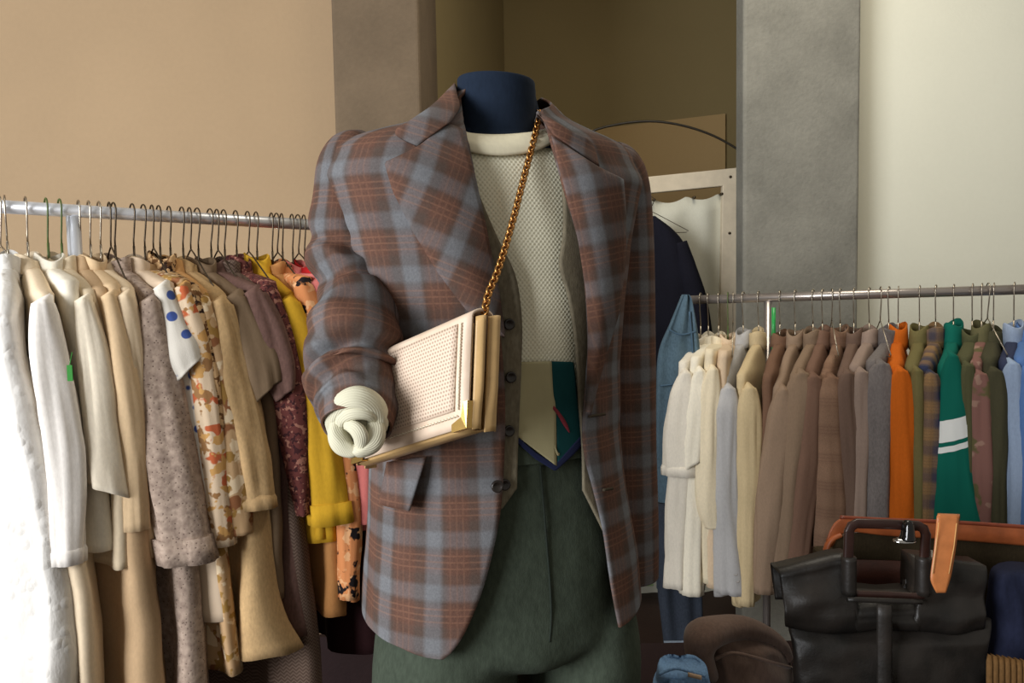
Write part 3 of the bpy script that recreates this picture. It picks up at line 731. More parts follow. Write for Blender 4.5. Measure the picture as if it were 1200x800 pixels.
def near_pt(H, px, py, R):
    d = ray(px, py); dx, dy = d.x, d.y; L = math.hypot(dx, dy); dx /= L; dy /= L
    ox, oy = CAM.x - H.x, CAM.y - H.y; b = ox * dx + oy * dy; c = ox * ox + oy * oy - R * R; q = b * b - c
    t = -b - math.sqrt(q) if q > 0 else -b
    k = t / L
    return CAM + d * k
def garment(rl, hx, edge, mat, label, cat, name, sleeves=(), collar=1, drop=.112, R=.19, th=(.012, .02, .026), cuff=None, mat_collar=None, wire=None, grp=None,
            seed=0, fold=1.0, hemw=None, collar_h=.035, buttons=None, flat=.62, hgr=True, hl=None, neckw=.046, hemscallop=0, sl_dy=.012, hang_drop=.062):
    H = rl.px(hx); rnd = random.Random(seed * 7 + int(hx))
    Sn = near_pt(H, edge[0][0], edge[0][1], R); Yn = Sn.y
    ed = cr([tuple(p) for p in edge], 5); E = [at(x, y, Yn) for x, y in ed]
    d0 = Vector((E[0].x - H.x, E[0].y - H.y, 0)); d0n = d0.normalized(); nn = Vector((-d0n.y, d0n.x, 0))
    e = empty(name, (H.x, H.y, E[-1].z), label, cat, grp)
    if hgr: hanger(H, d0n, nn, wire or M_wired, (hl or 'thin wire hanger carrying the ' + label.split(',')[0].split(' hanging')[0].split(' with')[0].split(' between')[0].split(' beside')[0].split(' next to')[0].split(' behind')[0].split(' near')[0].split(' before')[0].split(' below')[0].split(' just')[0].split(' at the near')[0]), R * .86, hang_drop, 'wire hangers on the racks', H.z - drop - .004, E[0].z - .012)
    # rows: from the neck to the shoulder tip, then down the near edge
    rows = []
    zn = H.z - drop; zs = E[0].z
    for k in range(9):
        t_ = k / 8; w = lerp(neckw, d0.length, t_) / d0.length; rows.append((d0 * w, lerp(zn, zs, t_ ** 1.15), lerp(th[0], th[1], t_)))
    n = len(E)
    Ls = [0]
    for a, b in zip(E, E[1:]): Ls.append(Ls[-1] + (b - a).length)
    dens = 34
    for k in range(1, dens + 1):
        s = Ls[-1] * k / dens
        i = max(j for j in range(n) if Ls[j] <= s + 1e-9); i = min(i, n - 2); q = (s - Ls[i]) / max(1e-9, Ls[i + 1] - Ls[i]); p = E[i].lerp(E[i + 1], q)
        rows.append((Vector((p.x - H.x, p.y - H.y, 0)), p.z, lerp(th[1], th[2], k / dens)))
    P = []; mm = 64; zt = zn
    for (dv, z, tk) in rows:
        L = dv.length; dn = dv / L; n2 = Vector((-dn.y, dn.x, 0)); r = []; dd = sm((zt - z - .12) / .35)
        for j in range(mm):
            a = 2 * PI * j / mm; c, s_ = math.cos(a), math.sin(a)
            x = L * math.copysign(abs(c) ** .8, c); y = tk * math.copysign(abs(s_) ** .6, s_)
            f = fold * dd * (.010 * math.sin(x * 48 + seed + 2 * math.sin(z * 4 + seed)) + .010 * noise.noise(Vector((x * 14, z * 3.0, seed * 3.7))))
            f += .004 * noise.noise(Vector((x * 18, z * 14, seed))) * fold
            p = Vector((H.x, H.y, z)) + dn * x + n2 * (y + f)
            if hemscallop: p.z += hemscallop * abs(math.sin(x * 60)) * sm((z - rows[-1][1]) * -20 + 1)
            if z < zs: p.z += .010 * noise.noise(Vector((x * 9, y * 20, seed + 2))) * dd
            r.append(p)
        P.append(r)
    b = MB().grid(P, True, cap0=False).build('body', mat, e, solid=.002)
    if collar:
        mc = mat_collar or mat; g = []
        for k in range(8):
            t_ = k / 7; r = []
            for j in range(40):
                a = 2 * PI * j / 40; c, s_ = math.cos(a), math.sin(a)
                # stand rising from the neckline, then turning outward and down
                if t_ < .5: rad = 1.0 - .16 * t_; h = collar_h * 2 * t_
                else: rad = .92 + .20 * (t_ - .5) * 2; h = collar_h * (1 - 1.15 * (t_ - .5) * 2)
                p = Vector((H.x, H.y, zn)) + d0n * ((neckw + .006) * rad * c) + nn * ((th[0] + .008) * rad * s_ * 1.15) + d0n * (.012 * (c > -2) * math.sin(seed * 2.4)) * (h / max(collar_h, .01))
                p.z += h - .012 * (1 + c) * .5 + .006 * math.sin(a * 2 + seed * 1.7); r.append(p)
            g.append(r)
        MB().grid(g, True).build('collar', mc, e, solid=.002)
    for i, sl in enumerate(sleeves):
        pts = sl['p']; Ys = Yn - sl.get('dy', sl_dy); rs = cr([(x, y, w) for x, y, w in pts], 7)
        C = [at(x, y, Ys) for x, y, w in rs]; Rr = [w * Ys / FPX for x, y, w in rs]; g = []; LL = 0; m0 = sl.get('mat', mat)
        ns = 32; vd = Vector((C[0].x - CAM.x, C[0].y - CAM.y, 0)).normalized(); xr = Vector((vd.y, -vd.x, 0))
        for k, c in enumerate(C):
            if k: LL += (c - C[k - 1]).length
            r = []; tt = k / (len(C) - 1)
            for j in range(ns):
                a = 2 * PI * j / ns; f = 1 + .06 * fold * math.sin(3 * a + LL * 7 + seed) * sm(tt * 3) + .26 * fold * noise.noise(Vector((math.cos(a) * 2.3 + seed, math.sin(a) * 2.3, LL * 5 + seed))) * (.3 + .7 * sm(tt * 2)) + .07 * noise.noise(Vector((math.cos(a) * 2.3, math.sin(a) * 2.3, LL * 22 + seed)))
                p = c + xr * (Rr[k] * math.cos(a) * f) + vd * (max(Rr[k] * flat, .016) * math.sin(a) * f)
                p.z += sl.get('tilt', 0) * math.cos(a) * tt * Rr[k] * 2
                if k == 0: p.z -= .4 * Rr[k] * abs(math.cos(a))
                r.append(p)
            g.append(r)
        g.insert(0, [C[0] + Vector((0, .02, .010)) + (p - C[0]) * .25 for p in g[0]])
        so = MB().grid(g, True, cap0=True).build('sleeve', m0, e, solid=.002)
        if sl.get('cuff'):
            ch, k_ = sl['cuff']; c = C[-1]; g2 = []
            dn2 = (C[-1] - C[-2]).normalized()
            for hh, ex in ((-.02, -.4), (-ch / 2 * 1.0, 1), (ch / 2, 1), (ch / 2, -.3)):
                g2.append([c + dn2 * (hh if ex > 0 else hh) + (p - c) * (1 + .22 * ex * k_) for p in g[-1]])
            MB().grid(g2, True).build('cuff', sl.get('cmat', m0), e, solid=.002)
        for (bx_, by_) in sl.get('btn', ()):
            cpos = at(bx_, by_, Ys - max(Rr[-1] * flat, .016) - .004)
            disc(cpos, -ray(bx_, by_), .0065, .002, 'button', sl.get('bmat', M_btn), e)
    return e
def sl(*p, **k): return dict(p=p, **k)

# ---- materials of the hanging garments
def fb(c, **k): return fabric('cloth_%d_%d_%d' % c, c, **k)
t = NT('white_embroidered', .85, .15); n = t.noise(26, 4, t.vec('Object', (1, 1, .5)), .6); vv = t.voro(38); t.col(t.ramp(n, [(.3, lin((206, 202, 196))), (.7, lin((226, 223, 217)))])); t.bump(t.math('ADD', n, t.math('MULTIPLY', t.ramp(vv, [(.15, (1, 1, 1)), (.4, (0, 0, 0))]), .5)), .5, .008); W1 = t.m; 
t = NT('lace_taupe', .95, .1); vv = t.voro(150); n = t.noise(90, 3); k = t.ramp(vv, [(.08, (1, 1, 1)), (.26, (0, 0, 0))])
t.col(t.mix(k, t.ramp(n, [(.3, lin((140, 122, 110))), (.7, lin((182, 162, 146)))]), lin((84, 68, 60)))); t.bump(vv, .22, .002); M_lace = t.m
M_dots = dotted('white_blue_dots', (216, 210, 198), (66, 86, 148), 31, .27)
M_floral = printed('cream_orange_floral', (214, 190, 160), [(186, 96, 60), (150, 110, 70), (196, 150, 90)], 26, .56)
M_leop = printed('leopard_spots', (196, 160, 116), [(52, 36, 28), (110, 76, 46)], 60, .55)
M_leaf = printed('tan_leaf_print', (190, 156, 116), [(140, 92, 60), (222, 200, 166), (156, 120, 64)], 24, .55)
M_pais = printed('burgundy_paisley', (96, 52, 48), [(150, 104, 88), (60, 32, 34)], 90, .56)
M_orpr = printed('orange_black_print', (206, 134, 84), [(30, 24, 26), (222, 168, 120)], 34, .56)
t = NT('brown_herringbone', .95, .1); o_ = t.obj(); z1 = t.math('SINE', t.math('ADD', t.math('MULTIPLY', o_[2], 900), t.math('MULTIPLY', t.math('PINGPONG', t.math('ADD', o_[0], o_[1]), .006), 900)))
t.col(t.mix(t.math('MULTIPLY_ADD', z1, .35, .5), lin((70, 54, 46)), lin((116, 98, 86)))); t.bump(z1, .2, .001); M_herr = t.m
t = NT('white_crimson_motif', .9, .15); w_ = t.voro(14, rnd=.5); k = t.ramp(w_, [(.28, (1, 1, 1)), (.31, (0, 0, 0))]); o_ = t.obj(); low = t.ramp(o_[2], [(.71, (1, 1, 1)), (.73, (0, 0, 0))])
hat_ = t.ramp(t.math('SINE', t.math('MULTIPLY', o_[2], 1400)), [(.2, (.25, .25, .25)), (.6, (1, 1, 1))])
t.col(t.mix(t.math('MULTIPLY', t.math('MULTIPLY', k, low), hat_), lin((206, 184, 158)), lin((176, 36, 62)))); M_crim = t.m
GL = 'garments on the silver rack'; 
cre = (222, 204, 174)
# ---- left rack, from the end by the picture edge to the mannequin
LB = [
 dict(hx=6, edge=[(8, 352), (12, 420), (36, 520), (56, 650), (74, 800), (78, 900)], mat=W1, label='long white embroidered gown at the near end of the silver rack', cat='dress', name='white_gown', wire=M_wire, fold=1.4, th=(.012, .02, .05)),
 dict(hx=30, edge=[(54, 345), (57, 430), (68, 540), (108, 700), (112, 900)], mat=fb((226, 206, 176)), label='long cream dress with bright white sleeve next to the embroidered gown', cat='dress', name='cream_dress', sleeves=[sl((50, 352, 10), (56, 400, 17), (68, 470, 20), (78, 550, 19), (80, 652, 16), mat=fb((238, 232, 224)), cuff=(.02, .5))], wire=M_wire),
 dict(hx=54, edge=[(84, 330), (98, 420), (110, 540), (118, 648)], mat=fb((230, 222, 204)), label='off white shirt with green tag between the cream dress and the linen shirt', cat='shirt', name='white_shirt', wire=M_wireg),
 dict(hx=70, edge=[(104, 340), (128, 430), (146, 560), (152, 664)], mat=fb((218, 200, 170)), label='beige linen shirt with turned white short sleeve', cat='shirt', name='linen_shirt', sleeves=[sl((98, 350, 8), (110, 410, 15), (120, 490, 18), (130, 575, 23), tilt=-.25, mat=fb((232, 220, 198)))], wire=M_wireg),
 dict(hx=92, edge=[(118, 338), (142, 420), (158, 540), (170, 650), (182, 800), (186, 900)], mat=fb((190, 160, 124)), label='long tan dress with a plain skirt below the linen shirt', cat='dress', name='tan_dress', wire=M_wire, th=(.012, .02, .05)),
 dict(hx=104, edge=[(134, 335), (152, 395), (166, 500), (172, 654)], mat=fb((212, 184, 146)), label='honey beige blouse with tied waist beside the lace coat', cat='blouse', name='beige_blouse', wire=M_wire, sleeves=[sl((128, 345, 8), (142, 410, 14), (154, 500, 15), (160, 620, 14))]),
 dict(hx=116, edge=[(150, 338), (161, 385), (164, 460), (168, 600), (172, 655)], mat=fb((226, 204, 172)), label='pale cream jacket with a wide collar hanging before the lace coat', cat='jacket', name='cream_jacket', wire=M_wire, sleeves=[sl((146, 345, 9), (154, 400, 13), (160, 480, 11), (164, 600, 9))], collar_h=.03),
 dict(hx=133, edge=[(176, 342), (190, 420), (212, 560), (228, 680), (243, 800), (246, 900)], mat=M_lace, label='long taupe lace coat with a turned back cuff', cat='coat', name='lace_coat', sleeves=[sl((176, 350, 10), (181, 395, 16), (189, 460, 24), (200, 530, 27), (212, 600, 28), (221, 642, 28), cuff=(.045, .7))], wire=M_wired, th=(.012, .02, .045)),
 dict(hx=155, edge=[(198, 332), (212, 400), (236, 540), (250, 650), (263, 728)], mat=M_crim, label='white dress with crimson motif at the hem and blue dotted sleeve', cat='dress', name='dotted_dress', sleeves=[sl((190, 335, 9), (203, 372, 12), (214, 408, 19), (222, 432, 16), mat=M_dots, tilt=.5), sl((206, 400, 12), (222, 470, 14), (232, 540, 12), (238, 590, 9), mat=M_dots, dy=.0)], wire=M_wired),
 dict(hx=168, edge=[(214, 328), (232, 400), (252, 520), (266, 650), (280, 790)], mat=M_leaf, label='long leaf print dress showing below the cream floral sleeve', cat='dress', name='leaf_print_dress', sleeves=[sl((214, 335, 9), (230, 395, 14), (243, 470, 15), (255, 560, 16), (262, 638, 13), mat=M_floral)], wire=M_wired),
 dict(hx=186, edge=[(226, 335), (240, 385), (256, 450), (262, 520), (270, 600)], mat=M_leop, label='tan blouse with dark leopard spots', cat='blouse', name='spotted_blouse', wire=M_wired, collar_h=.045, sleeves=[sl((224, 340, 9), (236, 385, 11), (248, 440, 11), (256, 500, 9))]),
 dict(hx=198, edge=[(236, 340), (252, 400), (270, 500), (284, 600), (288, 628)], mat=fb((198, 150, 96)), label='golden tan blouse with brown floral ruffled sleeve', cat='blouse', name='floral_blouse', wire=M_wired, sleeves=[sl((236, 350, 9), (248, 410, 15), (262, 490, 18), (274, 570, 18), (280, 625, 14), mat=M_leaf)]),
 dict(hx=213, edge=[(256, 345), (276, 420), (300, 540), (316, 650), (330, 720), (342, 764)], mat=fb((188, 156, 112), var=.15), label='beige linen dress with flared skirt', cat='dress', name='linen_dress', sleeves=[sl((256, 352, 14), (268, 420, 22), (284, 510, 24), (296, 590, 23), cuff=(.015, .4)), ], wire=M_wired, th=(.012, .03, .07), fold=1.3),
 dict(hx=231, edge=[(284, 345), (302, 400), (320, 480), (330, 600), (336, 700)], mat=fb((120, 100, 78)), label='khaki grey shirt with wide short sleeve', cat='shirt', name='khaki_shirt', sleeves=[sl((276, 345, 12), (290, 385, 19), (304, 430, 22), (309, 462, 21), tilt=.45)], wire=M_wired),
 dict(hx=246, edge=[(298, 335), (318, 400), (336, 540), (348, 670), (358, 745)], mat=fb((104, 78, 70), var=.2), label='long mauve brown coat beside the khaki shirt', cat='coat', name='mauve_coat', sleeves=[sl((298, 340, 12), (312, 380, 17), (326, 430, 18), (334, 462, 10), tilt=.4)], wire=M_wired),
 dict(hx=262, edge=[(308, 340), (328, 440), (346, 560), (360, 700), (367, 800), (368, 900)], mat=M_herr, label='long brown herringbone coat reaching low beside the linen dress', cat='coat', name='herringbone_coat', wire=M_wired, th=(.012, .02, .045)),
 dict(hx=276, edge=[(318, 330), (334, 400), (350, 500), (360, 600)], mat=M_pais, label='burgundy paisley blouse beside the yellow coat', cat='blouse', name='paisley_blouse', sleeves=[sl((312, 335, 10), (330, 400, 17), (344, 480, 19), (353, 560, 14), (356, 602, 8))], wire=M_wired, collar_h=.045),
 dict(hx=300, edge=[(340, 345), (360, 420), (376, 520), (386, 630)], mat=fb((206, 160, 44)), label='mustard yellow coat with turned up cuffs', cat='coat', name='yellow_coat', sleeves=[sl((338, 350, 12), (352, 400, 17), (366, 470, 21), (378, 540, 23), (386, 600, 22), cuff=(.04, .7)), sl((350, 430, 15), (368, 520, 20), (380, 632, 20), dy=-.012)], wire=M_wired, collar_h=.05),
 dict(hx=318, edge=[(350, 350), (368, 450), (388, 590), (403, 720)], mat=fb((182, 128, 76)), label='caramel tan dress showing below the yellow coat', cat='dress', name='caramel_dress', wire=M_wired, th=(.012, .02, .04)),
 dict(hx=330, edge=[(358, 325), (384, 420), (405, 540), (418, 640), (420, 702)], mat=M_orpr, label='orange dress with black print behind the yellow coat', cat='dress', name='print_dress', wire=M_wired, sleeves=[sl((354, 330, 10), (372, 390, 17), (392, 480, 16), (408, 590, 14), (408, 700, 10))]),
 dict(hx=342, edge=[(374, 322), (396, 400), (418, 500), (432, 625)], mat=fb((196, 110, 104)), label='salmon pink blouse with scalloped hem behind the bent plaid sleeve', cat='blouse', name='pink_blouse', wire=M_wired, sleeves=[sl((372, 330, 10), (394, 400, 16), (416, 480, 22), (424, 560, 18), (426, 612, 14))], hemscallop=.008),
 dict(hx=356, edge=[(388, 312), (410, 400), (430, 500), (444, 612)], mat=fb((178, 28, 32)), label='bright red top nearest the mannequin on the silver rack', cat='top', name='red_top', wire=M_wired, th=(.012, .022, .03)),
 dict(hx=376, edge=[(410, 330), (430, 480), (440, 620), (442, 766)], mat=fb((44, 22, 24)), label='long dark maroon dress behind the plaid jacket and red top', cat='dress', name='maroon_dress', wire=M_wired, th=(.012, .03, .06)),
]
for i, g in enumerate(LB): garment(RL, seed=i + 1, grp=None, **g)
t_ = at(82, 437, 1.14); mb = MB().box(t_, (.004, .0008, .012)); mb.tube([t_ + Vector((0, 0, .011)), t_ + Vector((-.002, .012, .03))], .0007, 5)
tag(mb.build('plastic_tag', fabric('green_plastic', (60, 130, 60), .05), None, False), 'tiny green tag pinned on the off white shirt', 'tag')
# spare hangers seen between the garments
H = RL.px(-2); hanger(H, Vector((.75, -.65, 0)).normalized(), None, M_wire, 'bare white wire hanger above the embroidered gown', .1, .07, 'wire hangers on the racks')
for x, l in ((128, 'thin wire hook just before the lace coat'), (178, 'thin wire hook between the leaf print dress and leopard blouse'), (222, 'thin wire hook beside the beige linen dress'), (254, 'thin wire hook above the mauve brown coat'), (290, 'thin wire hook between paisley blouse and yellow coat'), (324, 'thin wire hook beside the caramel dress'), (349, 'thin wire hook between pink blouse and red top')):
    hanger(RL.px(x), Vector((.6, -.8, 0)), None, M_wired, l, .16, .064, 'wire hangers on the racks')

# ---- right rack
GR = 'garments on the grey rack'
M_rplaid = plaid('tan_window_plaid', .075, (128, 100, 80), (132, 104, 84), (120, 92, 74), (74, 52, 46), kind='Object')
M_nplaid = plaid('navy_tan_plaid', .07, (92, 80, 74), (46, 52, 78), (140, 110, 74), (40, 40, 60), kind='Object')
t = NT('teal_white_band', .9, .15); o_ = t.obj(); zz = t.math('ADD', o_[2], t.math('MULTIPLY', o_[0], -.35))
t.b.inputs['Roughness'].default_value = .9; M_tealp = t
def zline(px, py, Y): p = at(px, py, Y); return p.z - .35 * p.x
YT = 1.93
z0, z1, z2, z3 = zline(1117, 488, YT), zline(1117, 513, YT), zline(1117, 518, YT), zline(1117, 525, YT)
zn_ = t.math('DIVIDE', t.math('SUBTRACT', zz, z3 - .02), (z0 - z3 + .04)); den = z0 - z3 + .04; f_ = lambda z: (z - z3 + .02) / den
TL, WH = lin((14, 98, 84)), lin((226, 230, 228))
t.col(t.ramp(zn_, [(0, TL), (f_(z3), WH), (f_(z2), TL), (f_(z1), WH), (f_(z0), TL), (1, TL)], 'CONSTANT')); t.bump(t.noise(500, 2), .2, .0015)
M_camo = printed('mauve_olive_print', (128, 92, 84), [(96, 90, 60), (150, 120, 106)], 16, .55)
M_denim = fabric('faded_denim', (80, 100, 112), .22, 260, .95, .35); M_denimd = fabric('dark_denim', (52, 58, 68), .2, 260, .95, .35)
M_brb = glossy('brown_button', (60, 44, 36), .3)
RB = [
 dict(hx=821, edge=[(800, 425), (794, 520), (790, 600), (784, 690)], mat=fb((214, 206, 190)), label='white shirt with short sleeve nearest the hanging jeans', cat='shirt', name='white_shirt', sleeves=[sl((808, 412, 8), (800, 450, 14), (797, 500, 17), (798, 552, 19), cuff=(.02, .3)), sl((800, 520, 14), (794, 600, 13), (794, 688, 12), dy=-.006)], wire=M_wire),
 dict(hx=830, edge=[(814, 420), (808, 520), (806, 600), (802, 694)], mat=fb((226, 218, 198)), label='ivory shirt with pointed short sleeve second from the jeans', cat='shirt', name='ivory_shirt', sleeves=[sl((824, 405, 7), (818, 450, 13), (812, 500, 16), (809, 546, 15), tilt=.4), sl((816, 540, 10), (812, 620, 13), (811, 696, 13), dy=-.006)], wire=M_wire),
 dict(hx=842, edge=[(832, 410), (826, 520), (826, 600), (826, 684)], mat=fb((222, 208, 178)), label='cream ruffled blouse before the pale grey jacket', cat='blouse', name='ruffled_blouse', sleeves=[sl((840, 400, 7), (832, 450, 11), (829, 520, 13), (830, 590, 14), (836, 618, 10)), sl((834, 590, 10), (840, 640, 12), (842, 676, 12), dy=-.004)], wire=M_wire),
 dict(hx=853, edge=[(848, 412), (840, 520), (838, 600), (838, 690)], mat=fb((208, 184, 154)), label='peach beige blouse on green hanger behind the cream blouse', cat='blouse', name='peach_blouse', wire=M_wireg),
 dict(hx=871, edge=[(846, 442), (842, 540), (842, 620), (846, 700)], mat=fb((170, 168, 166)), label='pale grey linen jacket with button at the cuff', cat='jacket', name='pale_grey_jacket', sleeves=[sl((858, 425, 9), (851, 470, 15), (850, 540, 15), (852, 620, 16), (857, 694, 18), btn=((862, 672), (864, 680)), bmat=fb((150, 146, 140)))], wire=M_wire, collar_h=.05),
 dict(hx=889, edge=[(869, 440), (868, 540), (866, 620), (868, 712)], mat=fb((192, 172, 134)), label='pale yellow jacket beside the grey linen jacket', cat='jacket', name='pale_yellow_jacket', sleeves=[sl((880, 425, 9), (877, 470, 13), (877, 540, 13), (876, 620, 12), (874, 708, 10))], wire=M_wire, collar_h=.05),
 dict(hx=914, edge=[(900, 440), (894, 540), (890, 620), (886, 690)], mat=fb((112, 84, 66)), label='dark brown jacket partly hidden behind the rack post', cat='jacket', name='brown_jacket', wire=M_wire, collar_h=.04),
 dict(hx=932, edge=[(911, 455), (900, 540), (892, 620), (886, 695)], mat=fb((140, 118, 98)), label='taupe jacket with plain sleeve just past the painted green reflection', cat='jacket', name='taupe_jacket', sleeves=[sl((922, 430, 8), (916, 470, 13), (908, 540, 15), (901, 620, 15), (896, 694, 12))], wire=M_wire, collar_h=.045),
 dict(hx=953, edge=[(930, 440), (920, 540), (912, 620), (906, 682)], mat=fb((132, 111, 91)), label='fawn brown jacket with two dark cuff buttons', cat='jacket', name='fawn_jacket', sleeves=[sl((944, 412, 9), (936, 450, 14), (929, 540, 16), (922, 620, 14), (914, 686, 10), btn=((911, 668), (912, 676)), bmat=M_brb)], wire=M_wire, collar_h=.05),
 dict(hx=964, edge=[(946, 442), (938, 540), (930, 620), (924, 668)], mat=fb((116, 89, 74)), label='russet brown jacket between the fawn and plaid jackets', cat='jacket', name='russet_jacket', sleeves=[sl((958, 415, 9), (951, 455, 13), (945, 540, 15), (938, 610, 14), (932, 668, 12))], wire=M_wire, collar_h=.05),
 dict(hx=985, edge=[(964, 445), (960, 540), (957, 600), (955, 640)], mat=M_rplaid, label='tan brown plaid jacket on the grey rack', cat='jacket', name='tan_plaid_jacket', sleeves=[sl((978, 418, 10), (972, 455, 15), (974, 540, 18), (973, 600, 19), (970, 640, 18))], wire=M_wire, collar_h=.055),
 dict(hx=1001, edge=[(987, 440), (986, 540), (988, 620), (988, 640)], mat=fb((112, 91, 79)), label='mocha jacket just beyond the tan plaid jacket', cat='jacket', name='mocha_jacket', sleeves=[sl((997, 412, 8), (992, 450, 11), (996, 540, 13), (998, 640, 12))], wire=M_wire, collar_h=.05),
 dict(hx=1019, edge=[(1001, 430), (1000, 540), (998, 640)], mat=fb((150, 131, 119)), label='light rose taupe jacket beside the slate grey one', cat='jacket', name='rose_taupe_jacket', sleeves=[sl((1012, 408, 8), (1008, 450, 10), (1008, 540, 10), (1004, 640, 10))], wire=M_wire, collar_h=.05),
 dict(hx=1042, edge=[(1021, 424), (1017, 540), (1014, 640)], mat=fb((118, 112, 110), var=.2), label='slate grey wool jacket before the orange shirt', cat='jacket', name='slate_jacket', sleeves=[sl((1036, 400, 9), (1031, 440, 14), (1030, 540, 15), (1026, 640, 14))], wire=M_wire, collar_h=.055),
 dict(hx=1053, edge=[(1048, 430), (1043, 520), (1040, 640)], mat=fb((196, 98, 26)), label='bright orange shirt on the grey rack', cat='shirt', name='orange_shirt', sleeves=[sl((1056, 405, 8), (1056, 450, 12), (1057, 540, 15), (1058, 640, 17))], wire=M_wire, collar_h=.06),
 dict(hx=1078, edge=[(1068, 430), (1068, 520), (1070, 640)], mat=fb((112, 104, 66)), label='olive shirt between the orange shirt and navy plaid shirt', cat='shirt', name='olive_shirt', sleeves=[sl((1076, 405, 6), (1075, 450, 8), (1076, 540, 9), (1076, 640, 9))], wire=M_wire, collar_h=.055),
 dict(hx=1097, edge=[(1083, 430), (1079, 520), (1076, 640)], mat=M_nplaid, label='navy and tan plaid flannel shirt beside the teal top', cat='shirt', name='flannel_shirt', sleeves=[sl((1093, 415, 7), (1090, 450, 11), (1090, 540, 13), (1089, 640, 13))], wire=M_wire, collar_h=.055),
 dict(hx=1118, edge=[(1108, 430), (1098, 520), (1090, 640)], mat=M_tealp.m, label='teal green track top with a white stripe across the sleeve', cat='track top', name='teal_track_top', sleeves=[sl((1117, 392, 6), (1116, 430, 11), (1117, 500, 17), (1119, 570, 24), (1121, 640, 30))], wire=M_wire, collar_h=.065),
 dict(hx=1140, edge=[(1128, 420), (1127, 520), (1128, 640)], mat=fb((84, 84, 58)), label='dark olive shirt beside the teal top', cat='shirt', name='dark_olive_shirt', sleeves=[sl((1136, 405, 7), (1133, 440, 9), (1134, 540, 9), (1136, 640, 9))], wire=M_wire, collar_h=.04),
 dict(hx=1151, edge=[(1142, 425), (1140, 520), (1140, 640)], mat=M_camo, label='mauve and olive patterned jacket with olive collar', cat='jacket', name='mauve_jacket', sleeves=[sl((1150, 415, 8), (1147, 450, 12), (1147, 540, 14), (1146, 640, 14))], wire=M_wire, mat_collar=fb((98, 94, 66)), collar_h=.06),
 dict(hx=1165, edge=[(1158, 420), (1155, 520), (1152, 640)], mat=fb((70, 68, 50)), label='deep olive jacket before the pale blue shirt', cat='jacket', name='deep_olive_jacket', sleeves=[sl((1166, 405, 8), (1166, 450, 11), (1166, 540, 12), (1165, 640, 12))], wire=M_wire, collar_h=.04),
 dict(hx=1189, edge=[(1178, 425), (1178, 520), (1176, 640)], mat=fb((52, 58, 82)), label='navy jacket with pale blue sleeve near the rack end', cat='jacket', name='navy_jacket', sleeves=[sl((1188, 400, 7), (1187, 440, 11), (1190, 540, 12), (1190, 640, 12), mat=fb((146, 164, 190)))], wire=M_wire, mat_collar=fb((150, 166, 190)), collar_h=.06),
 dict(hx=1204, edge=[(1197, 420), (1196, 520), (1194, 640)], mat=fb((84, 116, 168)), label='blue denim shirt last in view on the grey rack', cat='shirt', name='denim_shirt', sleeves=[sl((1204, 405, 8), (1205, 450, 13), (1206, 540, 14), (1206, 640, 14))], wire=M_wire, collar_h=.055),
]
for i, g in enumerate(RB):
    for q in g.get('sleeves', ()):
        if q['p'][0][1] < 435:
            a, b = q['p'][0], q['p'][1]; q['p'] = ((lerp(a[0], b[0], .55), lerp(a[1], b[1], .62), a[2] * .72), *((b[0], b[1] + 10, b[2]),), *q['p'][2:])
    garment(RR, seed=40 + i, R=.205, drop=.137, hang_drop=.082, neckw=.031, th=(.012, .022, .028), **g)
for x, l in ((859, 'thin wire hook before the pale grey jacket'), (975, 'thin wire hook between russet and plaid jackets'), (1032, 'thin wire hook before the slate jacket'), (1158, 'thin wire hook beside the mauve jacket')):
    hanger(RR.px(x), Vector((-.3, -1, 0)).normalized(), None, M_wire, l, .17, .075, 'wire hangers on the racks')

# jeans hung over the rail end
H = RR.px(805); je = empty('hanging_jeans', (H.x, H.y, .35), 'faded blue jeans hung over the free end of the grey rack', 'jeans')
def slab_cloth(rows, Y, name, mat, par, th=.02, f=1.0, seed=0):
    P = []
    for (y, x0_, x1_, dy) in rows:
        r = []
        for j in range(48):
            a = 2 * PI * j / 48; c, s_ = math.cos(a), math.sin(a); u = (math.copysign(abs(c) ** .7, c) + 1) / 2
            p = at(lerp(x0_, x1_, u), y, Y + dy); p.y += th * math.copysign(abs(s_) ** .7, s_) + .006 * f * math.sin(u * 14 + seed + y * .01) + .006 * f * noise.noise(Vector((u * 5, y * .02, seed))); r.append(p)
        P.append(r)
    return MB().grid(P, True, cap0=True, cap1=True).build(name, mat, par)
rows = [(y, x0_, x1_, 0) for y, x0_, x1_ in cr([(345, 800, 806), (352, 796, 810), (380, 784, 816), (410, 772, 820), (450, 769, 822), (520, 769, 824), (620, 770, 826), (690, 770, 826)], 5)]
slab_cloth(rows, 2.30, 'hip_section', M_denim, je, .022, 1, 1)
rows = [(y, x0_, x1_, 0) for y, x0_, x1_ in cr([(590, 768, 822), (680, 770, 822), (720, 774, 823), (757, 778, 824)], 6)]
slab_cloth(rows, 2.275, 'leg', M_denimd, je, .02, 1, 2)
for pts in ([(774, 452), (790, 450), (806, 446), (821, 440)], [(784, 386), (798, 392), (816, 388)], [(808, 365), (812, 420), (812, 520)]):
    MB().tube([at(x, y, 2.272) for x, y in cr(pts, 5)], .003, 6).build('seam', fabric('denim_thread', (70, 92, 110), .1), je)
MB().tube([at(778, 752, 2.252), at(824, 751, 2.252)], .004, 6).build('hem', fabric('denim_hem', (120, 130, 140), .3, 400), je)

